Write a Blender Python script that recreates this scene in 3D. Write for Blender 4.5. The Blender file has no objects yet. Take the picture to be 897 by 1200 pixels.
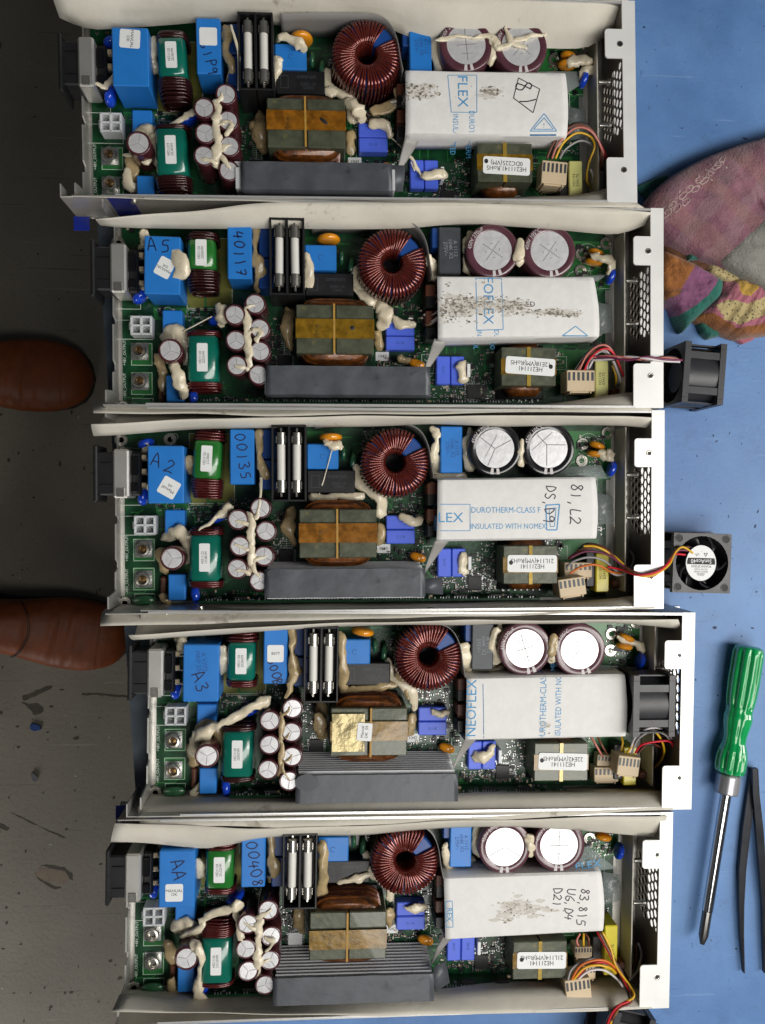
import bpy, math, random
import numpy as np
from mathutils import Matrix, Vector, noise

# ------------------------------------------------------------------ camera, light, exposure
S = 0.001                       # the code works in millimetres
CAM_H, FPX = 560.0, 963.0
RM = np.array([[0.9968400881, 0.0, -0.0794344929], [-0.0010504344, 0.9999125603, -0.0131821212], [0.0794275472, 0.0132239075, 0.9967529247]])
scene = bpy.context.scene
COL = scene.collection
cam_d = bpy.data.cameras.new('camera'); cam = bpy.data.objects.new('camera', cam_d); COL.objects.link(cam)
rx, dn, fw = RM
cam.matrix_world = Matrix(((rx[0], -dn[0], -fw[0], 0), (-rx[1], dn[1], fw[1], 0), (-rx[2], dn[2], fw[2], CAM_H * S), (0, 0, 0, 1)))
cam_d.sensor_fit = 'VERTICAL'; cam_d.sensor_height = 36.0; cam_d.sensor_width = 36.0
cam_d.lens = 36.0 * FPX / 1200.0
cam_d.clip_start = 0.01; cam_d.clip_end = 50
scene.camera = cam

world = bpy.data.worlds.new('World'); scene.world = world; world.use_nodes = True
world.node_tree.nodes['Background'].inputs[0].default_value = (0.82, 0.91, 1.0, 1)
world.node_tree.nodes['Background'].inputs[1].default_value = 0.04

def area(name, loc, target, sx, sy, power, color):
    d = bpy.data.lights.new(name, 'AREA'); d.shape = 'RECTANGLE'; d.size = sx; d.size_y = sy; d.energy = power; d.color = color
    o = bpy.data.objects.new(name, d); COL.objects.link(o); o.location = loc
    o.rotation_euler = (Vector(target) - Vector(loc)).to_track_quat('-Z', 'Y').to_euler()
    return o
area('ceiling_tube_lamp', (0.52, -0.5, 1.25), (0.2, 0, 0), 1.15, 0.42, 13, (1.0, 0.97, 0.92))
area('side_tube_lamp', (1.35, -0.1, 1.15), (0.1, 0, 0), 0.5, 1.3, 15.5, (1.0, 0.97, 0.92))
area('floor_fill_light', (-1.0, -1.6, -0.05), (-0.45, -0.2, -0.7), 0.8, 0.8, 11, (1.0, 0.98, 0.95))  # area light added low at the left to brighten the lower floor

scene.view_settings.view_transform = 'Standard'
scene.view_settings.look = 'None'
scene.view_settings.exposure = 0.0
scene.view_settings.gamma = 1.0
scene.view_settings.use_curve_mapping = False
scene.cycles.max_bounces = 8
scene.cycles.use_denoising = True

rnd = random.Random(7)

# ------------------------------------------------------------------ coordinates
UF = [(-20.05, -259.69, -0.01726), (-1.11, -130.0, -0.00407), (0.0, 0.0, 0.0), (20.44, 128.79, 0.01548), (6.01, 259.49, 0.01675)]

def pix(px, py, z):
    """where the sight line through a point of the photograph meets height z (mm, y down the picture)"""
    v = np.array([(px - 448.5) / FPX, (py - 600) / FPX, 1.0]) @ RM
    t = (CAM_H - z) / v[2]
    return float(v[0] * t), float(v[1] * t)

def cu(u, px, py, z):
    """the same in the frame of power supply u"""
    x, y = pix(px, py, z); tx, ty, th = UF[u]
    x -= tx; y -= ty
    c, s = math.cos(th), math.sin(th)
    return c * x + s * y, -s * x + c * y

def c3(px, py, z): return cu(2, px, py, z)

LM = {
'bigcap': [(-95.2, -18.6), (-95.3, -18.2), (-94.8, -16.7), (-94.1, -18.4), (-95.1, -18.5)],
'xcap2': [(-47.4, -28.2), (-47.6, -28.8), (-47.6, -28.2), (-47.5, -28.4), (-47.5, -28.4)],
'molex': [(-112.4, 13.7), (-112.5, 15.6), (-111.7, 15.6), (-112.7, 13.6), (-112.7, 14.6)],
'term1': [(-115.8, 31.2), (-115.7, 30.6), (-114.6, 31.7), (-115.4, 32.2), (-115.2, 30.3)],
'term2': [(-115.7, 50.2), (-115.5, 50.5), (-114.7, 51.7), (-115.1, 52.2), (-114.6, 49.2)],
'elco1': [(-92.0, 33.7), (-91.5, 34.5), (-91.9, 36.0), (-90.6, 34.7), (-89.2, 33.4)],
'choke1': [(-70.6, -21.3), (-71.6, -26.8), (-69.8, -26.5), (-69.3, -25.1), (-68.9, -22.2)],
'choke2': [(-72.6, 36.7), (-71.7, 38.7), (-71.6, 36.5), (-71.2, 35.5), (-70.5, 38.2)],
'c0': [(-37.5, 2.9), (-36.9, 4.7), (-35.9, 3.9), (-36.5, 3.9), (-36.7, 3.3)],
'c1': [(-50.0, 12.5), (-50.3, 11.4), (-50.1, 11.7), (-49.7, 12.7), (-50.4, 11.8)],
'c2': [(-35.6, 19.5), (-35.7, 19.9), (-32.9, 19.6), (-35.9, 20.1), (-36.1, 19.5)],
'c3': [(-50.5, 27.2), (-49.5, 27.8), (-49.5, 28.3), (-49.4, 27.2), (-50.8, 27.5)],
'c4': [(-35.0, 34.9), (-35.3, 34.3), (-33.2, 35.3), (-35.4, 35.4), (-35.7, 34.5)],
'c5': [(-51.6, 42.3), (-48.8, 43.3), (-49.7, 42.8), (-50.2, 43.3), (-50.6, 42.3)],
'c6': [(-36.8, 50.7), (-35.9, 49.6), (-36.4, 49.9), (-37.8, 50.3), (-37.9, 50.6)],
'toroid': [(52.7, -26.9), (49.9, -24.0), (50.6, -25.1), (51.7, -27.9), (50.7, -24.8)],
'xfmr': [(13.2, 20.2), (12.6, 20.4), (13.4, 20.8), (13.1, 19.7), (14.0, 20.6)],
'relayblk': [(9.8, -13.9), (9.5, -12.3), (9.4, -12.9), (12.1, -14.2), (12.8, -13.3)],
'hsLT': [(-28.3, 46.0), (-31.1, 44.3), (-33.4, 43.3), (-33.5, 46.6), (-33.5, 45.5)],
'hsLB': [(-28.4, 63.3), (-31.4, 62.3), (-33.1, 60.9), (-33.3, 64.2), (-33.6, 63.0)],
'hsRB': [(67.1, 60.7), (73.4, 60.0), (69.3, 59.7), (71.2, 60.0), (70.1, 60.5)],
'e1': [(117.3, -34.0), (115.5, -32.8), (116.1, -34.3), (115.4, -33.6), (116.5, -33.6)],
'e2': [(153.3, -33.8), (153.4, -33.2), (151.8, -34.5), (152.2, -32.7), (153.0, -34.1)],
'nLT': [(77.1, -14.6), (78.5, -14.0), (77.8, -13.4), (76.3, -14.2), (75.8, -14.6)],
'nLB': [(76.4, 24.9), (78.9, 24.7), (77.1, 24.7), (76.0, 25.1), (77.5, 24.8)],
'nRT': [(182.1, -15.5), (182.3, -15.2), (182.7, -14.6), (182.5, -15.7), (181.4, -15.5)],
'nRB': [(182.6, 23.3), (186.0, 21.4), (183.6, 23.4), (183.8, 23.4), (183.4, 22.0)],
'xf2': [(141.5, 41.6), (139.2, 42.5), (139.8, 41.9), (141.0, 41.6), (141.5, 42.0)],
}

# ------------------------------------------------------------------ materials
def lin(c):
    return tuple(((v / 255) / 12.92 if v / 255 <= 0.04045 else ((v / 255 + 0.055) / 1.055) ** 2.4) for v in c)

def mat(name, rgb, rough=0.5, metal=0.0, var=0.0, vscale=60, bump=0.0, bscale=300, coat=0.0, trans=0.0, alpha=1.0, spots=None, spec=0.5, aniso=None):
    m = bpy.data.materials.new(name); m.use_nodes = True
    nt = m.node_tree; b = nt.nodes['Principled BSDF']
    col = lin(rgb)
    b.inputs['Base Color'].default_value = (*col, 1); b.inputs['Roughness'].default_value = rough; b.inputs['Metallic'].default_value = metal
    b.inputs['Coat Weight'].default_value = coat; b.inputs['Transmission Weight'].default_value = trans; b.inputs['Alpha'].default_value = alpha
    b.inputs['Specular IOR Level'].default_value = spec
    tc = nt.nodes.new('ShaderNodeTexCoord')
    if var > 0:
        n = nt.nodes.new('ShaderNodeTexNoise'); n.inputs['Scale'].default_value = vscale; n.inputs['Detail'].default_value = 6
        nt.links.new(tc.outputs['Object'], n.inputs['Vector'])
        r = nt.nodes.new('ShaderNodeValToRGB')
        r.color_ramp.elements[0].position = 0.3; r.color_ramp.elements[1].position = 0.7
        r.color_ramp.elements[0].color = (*[max(0, c * (1 - var)) for c in col], 1)
        r.color_ramp.elements[1].color = (*[min(1, c * (1 + var)) for c in col], 1)
        nt.links.new(n.outputs['Fac'], r.inputs['Fac'])
        last = r.outputs['Color']
        if spots:
            n2 = nt.nodes.new('ShaderNodeTexNoise'); n2.inputs['Scale'].default_value = spots[1]; n2.inputs['Detail'].default_value = 8; n2.inputs['Roughness'].default_value = 0.7
            nt.links.new(tc.outputs['Object'], n2.inputs['Vector'])
            r2 = nt.nodes.new('ShaderNodeValToRGB'); r2.color_ramp.elements[0].position = spots[2]; r2.color_ramp.elements[1].position = spots[2] + 0.07
            nt.links.new(n2.outputs['Fac'], r2.inputs['Fac'])
            mx = nt.nodes.new('ShaderNodeMix'); mx.data_type = 'RGBA'
            nt.links.new(r2.outputs['Color'], mx.inputs['Factor']); nt.links.new(last, mx.inputs[6]); mx.inputs[7].default_value = (*lin(spots[0]), 1)
            last = mx.outputs[2]
        nt.links.new(last, b.inputs['Base Color'])
        rr = nt.nodes.new('ShaderNodeMapRange'); rr.inputs['To Min'].default_value = max(0.03, rough - 0.08); rr.inputs['To Max'].default_value = min(1, rough + 0.1)
        nt.links.new(n.outputs['Fac'], rr.inputs['Value']); nt.links.new(rr.outputs['Result'], b.inputs['Roughness'])
    if bump > 0:
        n3 = nt.nodes.new('ShaderNodeTexNoise'); n3.inputs['Scale'].default_value = bscale; n3.inputs['Detail'].default_value = 4
        nt.links.new(tc.outputs['Object'], n3.inputs['Vector'])
        bp = nt.nodes.new('ShaderNodeBump'); bp.inputs['Strength'].default_value = bump; bp.inputs['Distance'].default_value = 0.001
        nt.links.new(n3.outputs['Fac'], bp.inputs['Height']); nt.links.new(bp.outputs['Normal'], b.inputs['Normal'])
    return m

M = {}
M['steel'] = mat('zinc_plated_steel', (205, 203, 198), 0.38, 0.75, 0.08, 40, 0.05, 900)
M['flange'] = mat('whitened_flange_steel', (238, 238, 236), 0.42, 0.25, 0.03, 50)  # flange whitened: its blown-out highlight is put into the colour
M['edge'] = mat('cut_steel_edge', (225, 225, 225), 0.3, 0.6)
M['paper'] = mat('insulating_paper', (206, 201, 188), 0.6, 0, 0.1, 30, 0.25, 200, spots=((160, 152, 138), 22, 0.62))
M['nomex'] = mat('aramid_paper', (228, 227, 225), 0.62, 0, 0.04, 160, 0.16, 380, spots=((200, 196, 189), 34, 0.66))
M['grey_film'] = mat('grey_plastic_film', (150, 148, 146), 0.35, 0, 0.05, 30, alpha=0.86)
M['flap_film'] = mat('grey_flap_film', (150, 148, 144), 0.45, 0, 0.08, 40)
M['clear_film'] = mat('clear_plastic_film', (170, 180, 180), 0.15, 0, alpha=0.42)
M['pcb'] = mat('solder_mask_green', (12, 62, 34), 0.35, 0, 0.35, 140, 0.15, 500, coat=0.2)
M['pcb_pad'] = mat('light_green_plane', (40, 112, 54), 0.35, 0, 0.15, 90, coat=0.2)
M['pcb_olive'] = mat('olive_substrate', (112, 112, 48), 0.5, 0, 0.15, 60)
M['silk'] = mat('silkscreen_white', (200, 212, 200), 0.7)
M['solder'] = mat('solder_tin', (190, 192, 192), 0.3, 0.85, 0.15, 300, 0.2, 800)
M['nickel'] = mat('nickel_plate', (205, 202, 194), 0.25, 0.9, 0.1, 200)
M['brass'] = mat('worn_brass', (150, 120, 80), 0.35, 0.9, 0.2, 300)
M['black'] = mat('black_plastic', (26, 26, 28), 0.42, 0, 0.15, 120, 0.05, 700)
M['black_gloss'] = mat('black_gloss_plastic', (18, 18, 20), 0.22, 0, 0.1, 80)
M['dark_grey'] = mat('dark_grey_epoxy', (62, 66, 72), 0.4, 0, 0.1, 200)
M['blue_cap'] = mat('blue_polypropylene', (38, 122, 205), 0.38, 0, 0.06, 80, 0.04, 500)
M['blue_dark'] = mat('darker_blue_polypropylene', (24, 70, 142), 0.4, 0, 0.08, 80)
M['periwinkle'] = mat('periwinkle_polyester', (78, 106, 226), 0.42, 0, 0.05, 90)
M['blue_disc'] = mat('blue_varistor_lacquer', (24, 70, 200), 0.18, 0, 0.12, 200, coat=0.6)
M['maroon'] = mat('maroon_sleeve', (76, 34, 40), 0.25, 0, 0.1, 120, coat=0.5)
M['maroon_sh'] = mat('plum_sleeve', (88, 52, 62), 0.28, 0, 0.1, 120, coat=0.5)
M['black_sh'] = mat('black_sleeve', (24, 24, 27), 0.22, 0, 0.1, 120, coat=0.5)
M['alu'] = mat('brushed_aluminium_can', (226, 226, 228), 0.34, 0.42, 0.07, 300, 0.1, 900, spec=.6)
M['score'] = mat('vent_score', (128, 128, 130), 0.9, 0.0, spec=.05)
M['score_l'] = mat('vent_score_grey', (158, 156, 158), 0.8, 0.0, spec=.05)
M['print_w'] = mat('sleeve_print', (205, 200, 200), 0.5)
M['teal'] = mat('teal_bobbin', (12, 104, 88), 0.2, 0, 0.08, 90, coat=0.6)
M['green'] = mat('green_bobbin', (38, 112, 44), 0.22, 0, 0.08, 90, coat=0.6)
M['enamel'] = mat('dark_red_enamel_wire', (92, 34, 34), 0.22, 0.45, 0.2, 150, coat=0.7)
M['enamel_d'] = mat('brown_enamel_wire', (58, 26, 26), 0.22, 0.4, 0.2, 150, coat=0.7)
M['copper'] = mat('copper_red_enamel_wire', (112, 44, 36), 0.2, 0.5, 0.3, 130, coat=0.8)
M['winding'] = mat('taped_copper_winding', (104, 58, 20), 0.35, 0.15, 0.5, 220, 0.4, 260, coat=0.3, spots=((56, 34, 20), 130, 0.55))
M['ferrite'] = mat('ferrite_core', (78, 82, 66), 0.36, 0.1, 0.28, 160, 0.2, 260, coat=0.3, spots=((116, 108, 66), 110, 0.62))
M['kapton'] = mat('amber_tape', (122, 92, 18), 0.26, 0.05, 0.4, 190, 0.3, 160, coat=0.3, spots=((82, 70, 30), 120, 0.58))
M['kapton_o'] = mat('orange_amber_tape', (132, 84, 18), 0.26, 0.05, 0.45, 180, 0.3, 160, coat=0.3, spots=((82, 60, 26), 120, 0.58))
M['kapton_y'] = mat('pale_amber_tape', (176, 148, 62), 0.25, 0.2, 0.25, 60, 0.1, 200, coat=0.6)
M['silver_tape'] = mat('crinkled_silver_tape', (176, 162, 118), 0.3, 0.4, 0.3, 80, 0.8, 120)
M['fibre'] = mat('gap_strip', (176, 136, 60), 0.5, 0, 0.15, 200)
M['orange'] = mat('orange_disc_lacquer', (226, 146, 28), 0.22, 0, 0.1, 120, coat=0.6)
M['green_disc'] = mat('green_film_lacquer', (46, 96, 62), 0.3, 0, 0.12, 120, coat=0.4)
M['glue'] = mat('hot_glue', (222, 211, 186), 0.28, 0, 0.14, 160, 0.35, 260, coat=0.3, spots=((198, 180, 148), 50, 0.66))
M['glue_b'] = mat('aged_hot_glue', (172, 152, 114), 0.28, 0, 0.2, 160, 0.35, 260, coat=0.3)
for k_ in ('glue', 'glue_b'):
    b_ = M[k_].node_tree.nodes['Principled BSDF']; b_.inputs['Subsurface Weight'].default_value = .25; b_.inputs['Subsurface Radius'].default_value = (.004, .003, .002); b_.inputs['Subsurface Scale'].default_value = .6
M['beige'] = mat('beige_nylon', (206, 186, 154), 0.5, 0, 0.05, 80)
M['white_nylon'] = mat('natural_nylon', (205, 208, 210), 0.4, 0, 0.05, 80)
M['sticker'] = mat('white_sticker', (236, 238, 238), 0.5, 0, 0.03, 120)
M['ink'] = mat('black_ink', (28, 28, 32), 0.6)
M['marker'] = mat('blue_black_marker', (26, 30, 70), 0.5)
M['pen'] = mat('purple_black_marker', (64, 46, 62), 0.6)
M['blue_ink'] = mat('cyan_blue_print', (74, 150, 200), 0.6, 0, 0.12, 200)
M['faint'] = mat('faded_print', (40, 84, 150), 0.6)
M['grey_print'] = mat('laser_print', (135, 142, 148), 0.6)
M['ceramic'] = mat('fuse_ceramic', (222, 220, 214), 0.45, 0, 0.03, 200)
M['heatsink'] = mat('anodised_aluminium', (205, 207, 210), 0.4, 0.1, 0.08, 80)
M['hs_tape'] = mat('slate_grey_tape', (80, 83, 89), 0.42, 0.1, 0.2, 90, 0.25, 120, spots=((58, 60, 66), 60, 0.60))
M['yellow'] = mat('yellow_inductor_tape', (214, 200, 40), 0.35, 0, 0.08, 90, coat=0.3)
M['yellow_p'] = mat('pale_yellow_tape', (206, 204, 130), 0.35, 0, 0.08, 90)
M['brown_comp'] = mat('brown_epoxy', (112, 66, 48), 0.45, 0, 0.15, 120)
for n, c in dict(red=(206, 34, 50), yel=(224, 176, 34), brn=(110, 58, 38), grey=(150, 148, 150), blk=(28, 26, 28), wht=(214, 208, 210), vio=(112, 44, 78), pnk=(196, 118, 106), org=(214, 112, 40), grn=(40, 110, 92)).items():
    M['w_' + n] = mat('wire_' + n, c, 0.35, 0, 0.08, 150)
M['mesh_shaded'] = mat('perforated_steel', (112, 106, 98), 0.45, 0.6, 0.12, 60)  # chassis steel darkened: shade inside the end is put into the colour
M['blue_film'] = mat('dark_blue_film', (22, 38, 130), 0.25, 0, 0.1, 60, coat=0.4)
M['fan_blk'] = mat('fan_black_plastic', (50, 50, 54), 0.38, 0, 0.12, 90, 0.05, 500)
M['scuff'] = mat('grey_scuff', (142, 136, 124), 0.8, 0, 0.3, 300)
M['scuff_d'] = mat('dark_scuff', (104, 98, 88), 0.8, 0, 0.2, 300)
M['scuff_f'] = mat('faint_scuff', (208, 203, 196), 0.8, 0, 0.1, 300)
M['scuff_l'] = mat('pale_scuff', (186, 180, 168), 0.8, 0, 0.2, 300)

# ------------------------------------------------------------------ mesh kit (mm, y up)
class G:
    def __init__(s): s.v = []; s.f = []; s.mi = []; s.mats = []
    def _m(s, m):
        if m not in s.mats: s.mats.append(m)
        return s.mats.index(m)
    def add(s, vs, fs, m):
        o = len(s.v); k = s._m(m); s.v += [tuple(p) for p in vs]
        for f in fs: s.f.append(tuple(i + o for i in f)); s.mi.append(k)
    def box(s, c, d, m, b=0.0, rz=0.0, mtx=None):
        hx, hy, hz = d[0] / 2, d[1] / 2, d[2] / 2
        b = min(b, hx * .9, hy * .9, hz * .9)
        vs = []; fs = []
        if b <= 0:
            for x in (-1, 1):
                for y in (-1, 1):
                    for z in (-1, 1): vs.append((x * hx, y * hy, z * hz))
            fs = [(0, 1, 3, 2), (4, 6, 7, 5), (0, 4, 5, 1), (2, 3, 7, 6), (0, 2, 6, 4), (1, 5, 7, 3)]
        else:
            idx = {}
            for x in (-1, 1):
                for y in (-1, 1):
                    for z in (-1, 1):
                        for a in range(3):
                            p = [x * (hx - (b if a != 0 else 0)), y * (hy - (b if a != 1 else 0)), z * (hz - (b if a != 2 else 0))]
                            idx[(x, y, z, a)] = len(vs); vs.append(tuple(p))
            def q(ks):
                ids = [idx[k] for k in ks]; n = Vector((0, 0, 0)); c0 = Vector((0, 0, 0))
                P = [Vector(vs[i]) for i in ids]
                n = (P[1] - P[0]).cross(P[2] - P[0]); c0 = sum(P, Vector((0, 0, 0))) / len(P)
                fs.append(tuple(ids if n.dot(c0) > 0 else ids[::-1]))
            for a in range(3):
                o1, o2 = [i for i in range(3) if i != a]
                for sg in (-1, 1):
                    ks = []
                    for u, w in ((-1, -1), (1, -1), (1, 1), (-1, 1)):
                        k = [0, 0, 0]; k[a] = sg; k[o1] = u; k[o2] = w; ks.append((*k, a))
                    q(ks)
                for u in (-1, 1):
                    for w in (-1, 1):
                        k1 = [0, 0, 0]; k2 = [0, 0, 0]; k1[a] = -1; k2[a] = 1
                        k1[o1] = k2[o1] = u; k1[o2] = k2[o2] = w
                        q([(*k1, o1), (*k2, o1), (*k2, o2), (*k1, o2)])
            for x in (-1, 1):
                for y in (-1, 1):
                    for z in (-1, 1): q([(x, y, z, 0), (x, y, z, 1), (x, y, z, 2)])
        R = mtx if mtx is not None else Matrix.Rotation(rz, 3, 'Z')
        cc = Vector(c)
        s.add([R @ Vector(p) + cc for p in vs], fs, m)
    def lathe(s, prof, c, m, n=24, sx=1.0, sy=1.0, mtx=None, cap=True, mats=None, ang=(0, 2 * math.pi)):
        full = abs(ang[1] - ang[0] - 2 * math.pi) < 1e-6
        cols = n if full else n + 1
        vs = []
        for r, z in prof:
            for i in range(cols):
                a = ang[0] + (ang[1] - ang[0]) * i / n; p = Vector((r * math.cos(a) * sx, r * math.sin(a) * sy, z))
                if mtx is not None: p = mtx @ p
                vs.append(p + Vector(c))
        o = len(s.v); s.v += [tuple(p) for p in vs]
        for j in range(len(prof) - 1):
            mm = s._m(mats[j] if mats else m)
            for i in range(n):
                i2 = (i + 1) % cols
                s.f.append((o + j * cols + i, o + j * cols + i2, o + (j + 1) * cols + i2, o + (j + 1) * cols + i)); s.mi.append(mm)
        if cap and full:
            for j, mm in ((0, mats[0] if mats else m), (len(prof) - 1, mats[-1] if mats else m)):
                if prof[j][0] > 1e-4:
                    ids = [o + j * cols + i for i in range(cols)]
                    s.f.append(tuple(ids[::-1] if j == 0 else ids)); s.mi.append(s._m(mm))
    def tube(s, path, r, m, n=8, closed=False, flat=1.0, capround=False):
        P = [Vector(p) for p in path]; k = len(P)
        rs = r if isinstance(r, (list, tuple)) else [r] * k
        vs = []; prev = None
        for i in range(k):
            if closed: t = P[(i + 1) % k] - P[i - 1]
            else: t = P[min(i + 1, k - 1)] - P[max(i - 1, 0)]
            if t.length < 1e-9: t = Vector((1, 0, 0))
            t.normalize()
            up = Vector((0, 0, 1)) if prev is None else prev
            a = up - t * up.dot(t)
            if a.length < 1e-3: a = Vector((1, 0, 0)) - t * t.x
            if a.length < 1e-3: a = Vector((0, 1, 0)) - t * t.y
            a.normalize(); prev = a; b = t.cross(a)
            for j in range(n):
                w = 2 * math.pi * j / n
                vs.append(P[i] + a * (math.cos(w) * rs[i] * flat) + b * (math.sin(w) * rs[i]))
        fs = []
        for i in range(k if closed else k - 1):
            i2 = (i + 1) % k
            for j in range(n):
                j2 = (j + 1) % n
                fs.append((i * n + j, i * n + j2, i2 * n + j2, i2 * n + j))
        if not closed:
            fs.append(tuple(range(n))[::-1]); fs.append(tuple((k - 1) * n + j for j in range(n)))
        s.add(vs, fs, m)
    def prism(s, poly, z0, z1, m, top=None):
        n = len(poly)
        A = sum(poly[i][0] * poly[(i + 1) % n][1] - poly[(i + 1) % n][0] * poly[i][1] for i in range(n))
        if A < 0: poly = poly[::-1]
        vs = [(x, y, z0) for x, y in poly] + [(x, y, z1) for x, y in poly]
        s.add(vs, [tuple(range(n))[::-1]] + [(i, (i + 1) % n, n + (i + 1) % n, n + i) for i in range(n)], m)
        o = len(s.v) - 2 * n
        s.f.append(tuple(o + n + i for i in range(n))); s.mi.append(s._m(top or m))
    def ribbon(s, pts, w, z, m):
        """flat stroke through (x, y) points"""
        P = [Vector((p[0], p[1])) for p in pts]; k = len(P)
        if k < 2: return
        cl = (P[0] - P[-1]).length < 1e-6
        vs = []
        for i in range(k):
            if cl: t0 = P[i] - P[i - 1 if i > 0 else -2]; t1 = P[(i + 1) if i < k - 1 else 1] - P[i]
            else: t0 = P[i] - P[max(i - 1, 0)]; t1 = P[min(i + 1, k - 1)] - P[i]
            if t0.length < 1e-9: t0 = t1
            if t1.length < 1e-9: t1 = t0
            t0 = t0.normalized(); t1 = t1.normalized(); t = t0 + t1
            if t.length < 0.2: t = t1
            t.normalize(); nn = Vector((-t.y, t.x)); l = w / 2 / max(0.5, abs(nn.dot(Vector((-t1.y, t1.x)))))
            vs += [(*(P[i] + nn * l), z), (*(P[i] - nn * l), z)]
        s.add(vs, [(2 * i + 1, 2 * i + 3, 2 * i + 2, 2 * i) for i in range(k - 1)], m)
    def grid(s, rows, m, thick=0.0):
        """surface through rows of points"""
        r, c = len(rows), len(rows[0])
        s.add([p for row in rows for p in row], [(i * c + j, i * c + j + 1, (i + 1) * c + j + 1, (i + 1) * c + j) for i in range(r - 1) for j in range(c - 1)], m)
    def mesh(s, name, sharp=0.6, smooth=True):
        me = bpy.data.meshes.new(name)
        me.from_pydata([(x * S, y * S, z * S) for x, y, z in s.v], [], s.f)
        for m in s.mats: me.materials.append(M[m] if isinstance(m, str) else m)
        me.polygons.foreach_set('material_index', s.mi)
        if smooth:
            me.polygons.foreach_set('use_smooth', [True] * len(me.polygons))
            me.set_sharp_from_angle(angle=sharp)
        me.update()
        return me

def obj(name, data, parent=None, loc=(0, 0, 0), rz=0.0, kind=None):
    if isinstance(data, G): data = data.mesh(name)
    o = bpy.data.objects.new(name, data); COL.objects.link(o)
    o.location = (loc[0] * S, loc[1] * S, loc[2] * S); o.rotation_euler = (0, 0, rz)
    if parent is not None: o.parent = parent
    if kind: o['kind'] = kind
    return o

def tag(o, label, cat, group=None):
    o['label'] = label; o['category'] = cat
    if group: o['group'] = group
    return o

def empty(name, loc, rz=0.0):
    o = bpy.data.objects.new(name, None); COL.objects.link(o)
    o.location = (loc[0] * S, loc[1] * S, loc[2] * S); o.rotation_euler = (0, 0, rz); o.empty_display_size = 0.02
    return o

CACHE = {}
def cached(key, fn):
    if key not in CACHE: CACHE[key] = fn()
    return CACHE[key]

def solidify(o, t):
    md = o.modifiers.new('thickness', 'SOLIDIFY'); md.thickness = t * S; md.offset = 0
    return o

def arcpts(cx, cy, r, a0, a1, n):
    return [(cx + r * math.cos(a0 + (a1 - a0) * i / n), cy + r * math.sin(a0 + (a1 - a0) * i / n)) for i in range(n + 1)]

def rrect(w, h, r, n=3):
    p = []
    for cx, cy, a in ((w / 2 - r, h / 2 - r, 0), (-w / 2 + r, h / 2 - r, math.pi / 2), (-w / 2 + r, -h / 2 + r, math.pi), (w / 2 - r, -h / 2 + r, 1.5 * math.pi)):
        p += arcpts(cx, cy, r, a, a + math.pi / 2, n)
    return p

def smooth_path(pts, n=6):
    """Catmull-Rom through points"""
    P = [Vector(p) for p in pts]; out = []
    for i in range(len(P) - 1):
        p0, p1, p2, p3 = P[max(i - 1, 0)], P[i], P[i + 1], P[min(i + 2, len(P) - 1)]
        for k in range(n):
            t = k / n
            out.append(0.5 * ((2 * p1) + (p2 - p0) * t + (2 * p0 - 5 * p1 + 4 * p2 - p3) * t * t + (3 * p1 - p0 - 3 * p2 + p3) * t ** 3))
    out.append(P[-1])
    return out

# text: font curve turned into a flat mesh
def text_geo(body, size, spacing=1.0, line=1.0):
    def mk():
        cu_ = bpy.data.curves.new('lettering', 'FONT'); cu_.body = body; cu_.size = 1.0; cu_.align_x = 'CENTER'; cu_.align_y = 'CENTER'
        cu_.resolution_u = 2; cu_.space_character = spacing; cu_.space_line = line
        o = bpy.data.objects.new('lettering', cu_)
        me = bpy.data.meshes.new_from_object(o)
        v = [tuple(p.co) for p in me.vertices]; f = [tuple(p.vertices) for p in me.polygons]
        bpy.data.objects.remove(o); bpy.data.curves.remove(cu_); bpy.data.meshes.remove(me)
        return v, f
    v, f = cached(('text', body, spacing, line), mk)
    return [(x * size, y * size, 0) for x, y, z in v], f

def put_text(g, body, size, x, y, z, rot=0.0, m='ink', sx=1.0, spacing=1.0, line=1.0):
    v, f = text_geo(body, size, spacing, line)
    c, s = math.cos(rot), math.sin(rot)
    g.add([(x + c * a * sx - s * b, y + s * a * sx + c * b, z) for a, b, _ in v], f, m)

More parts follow.
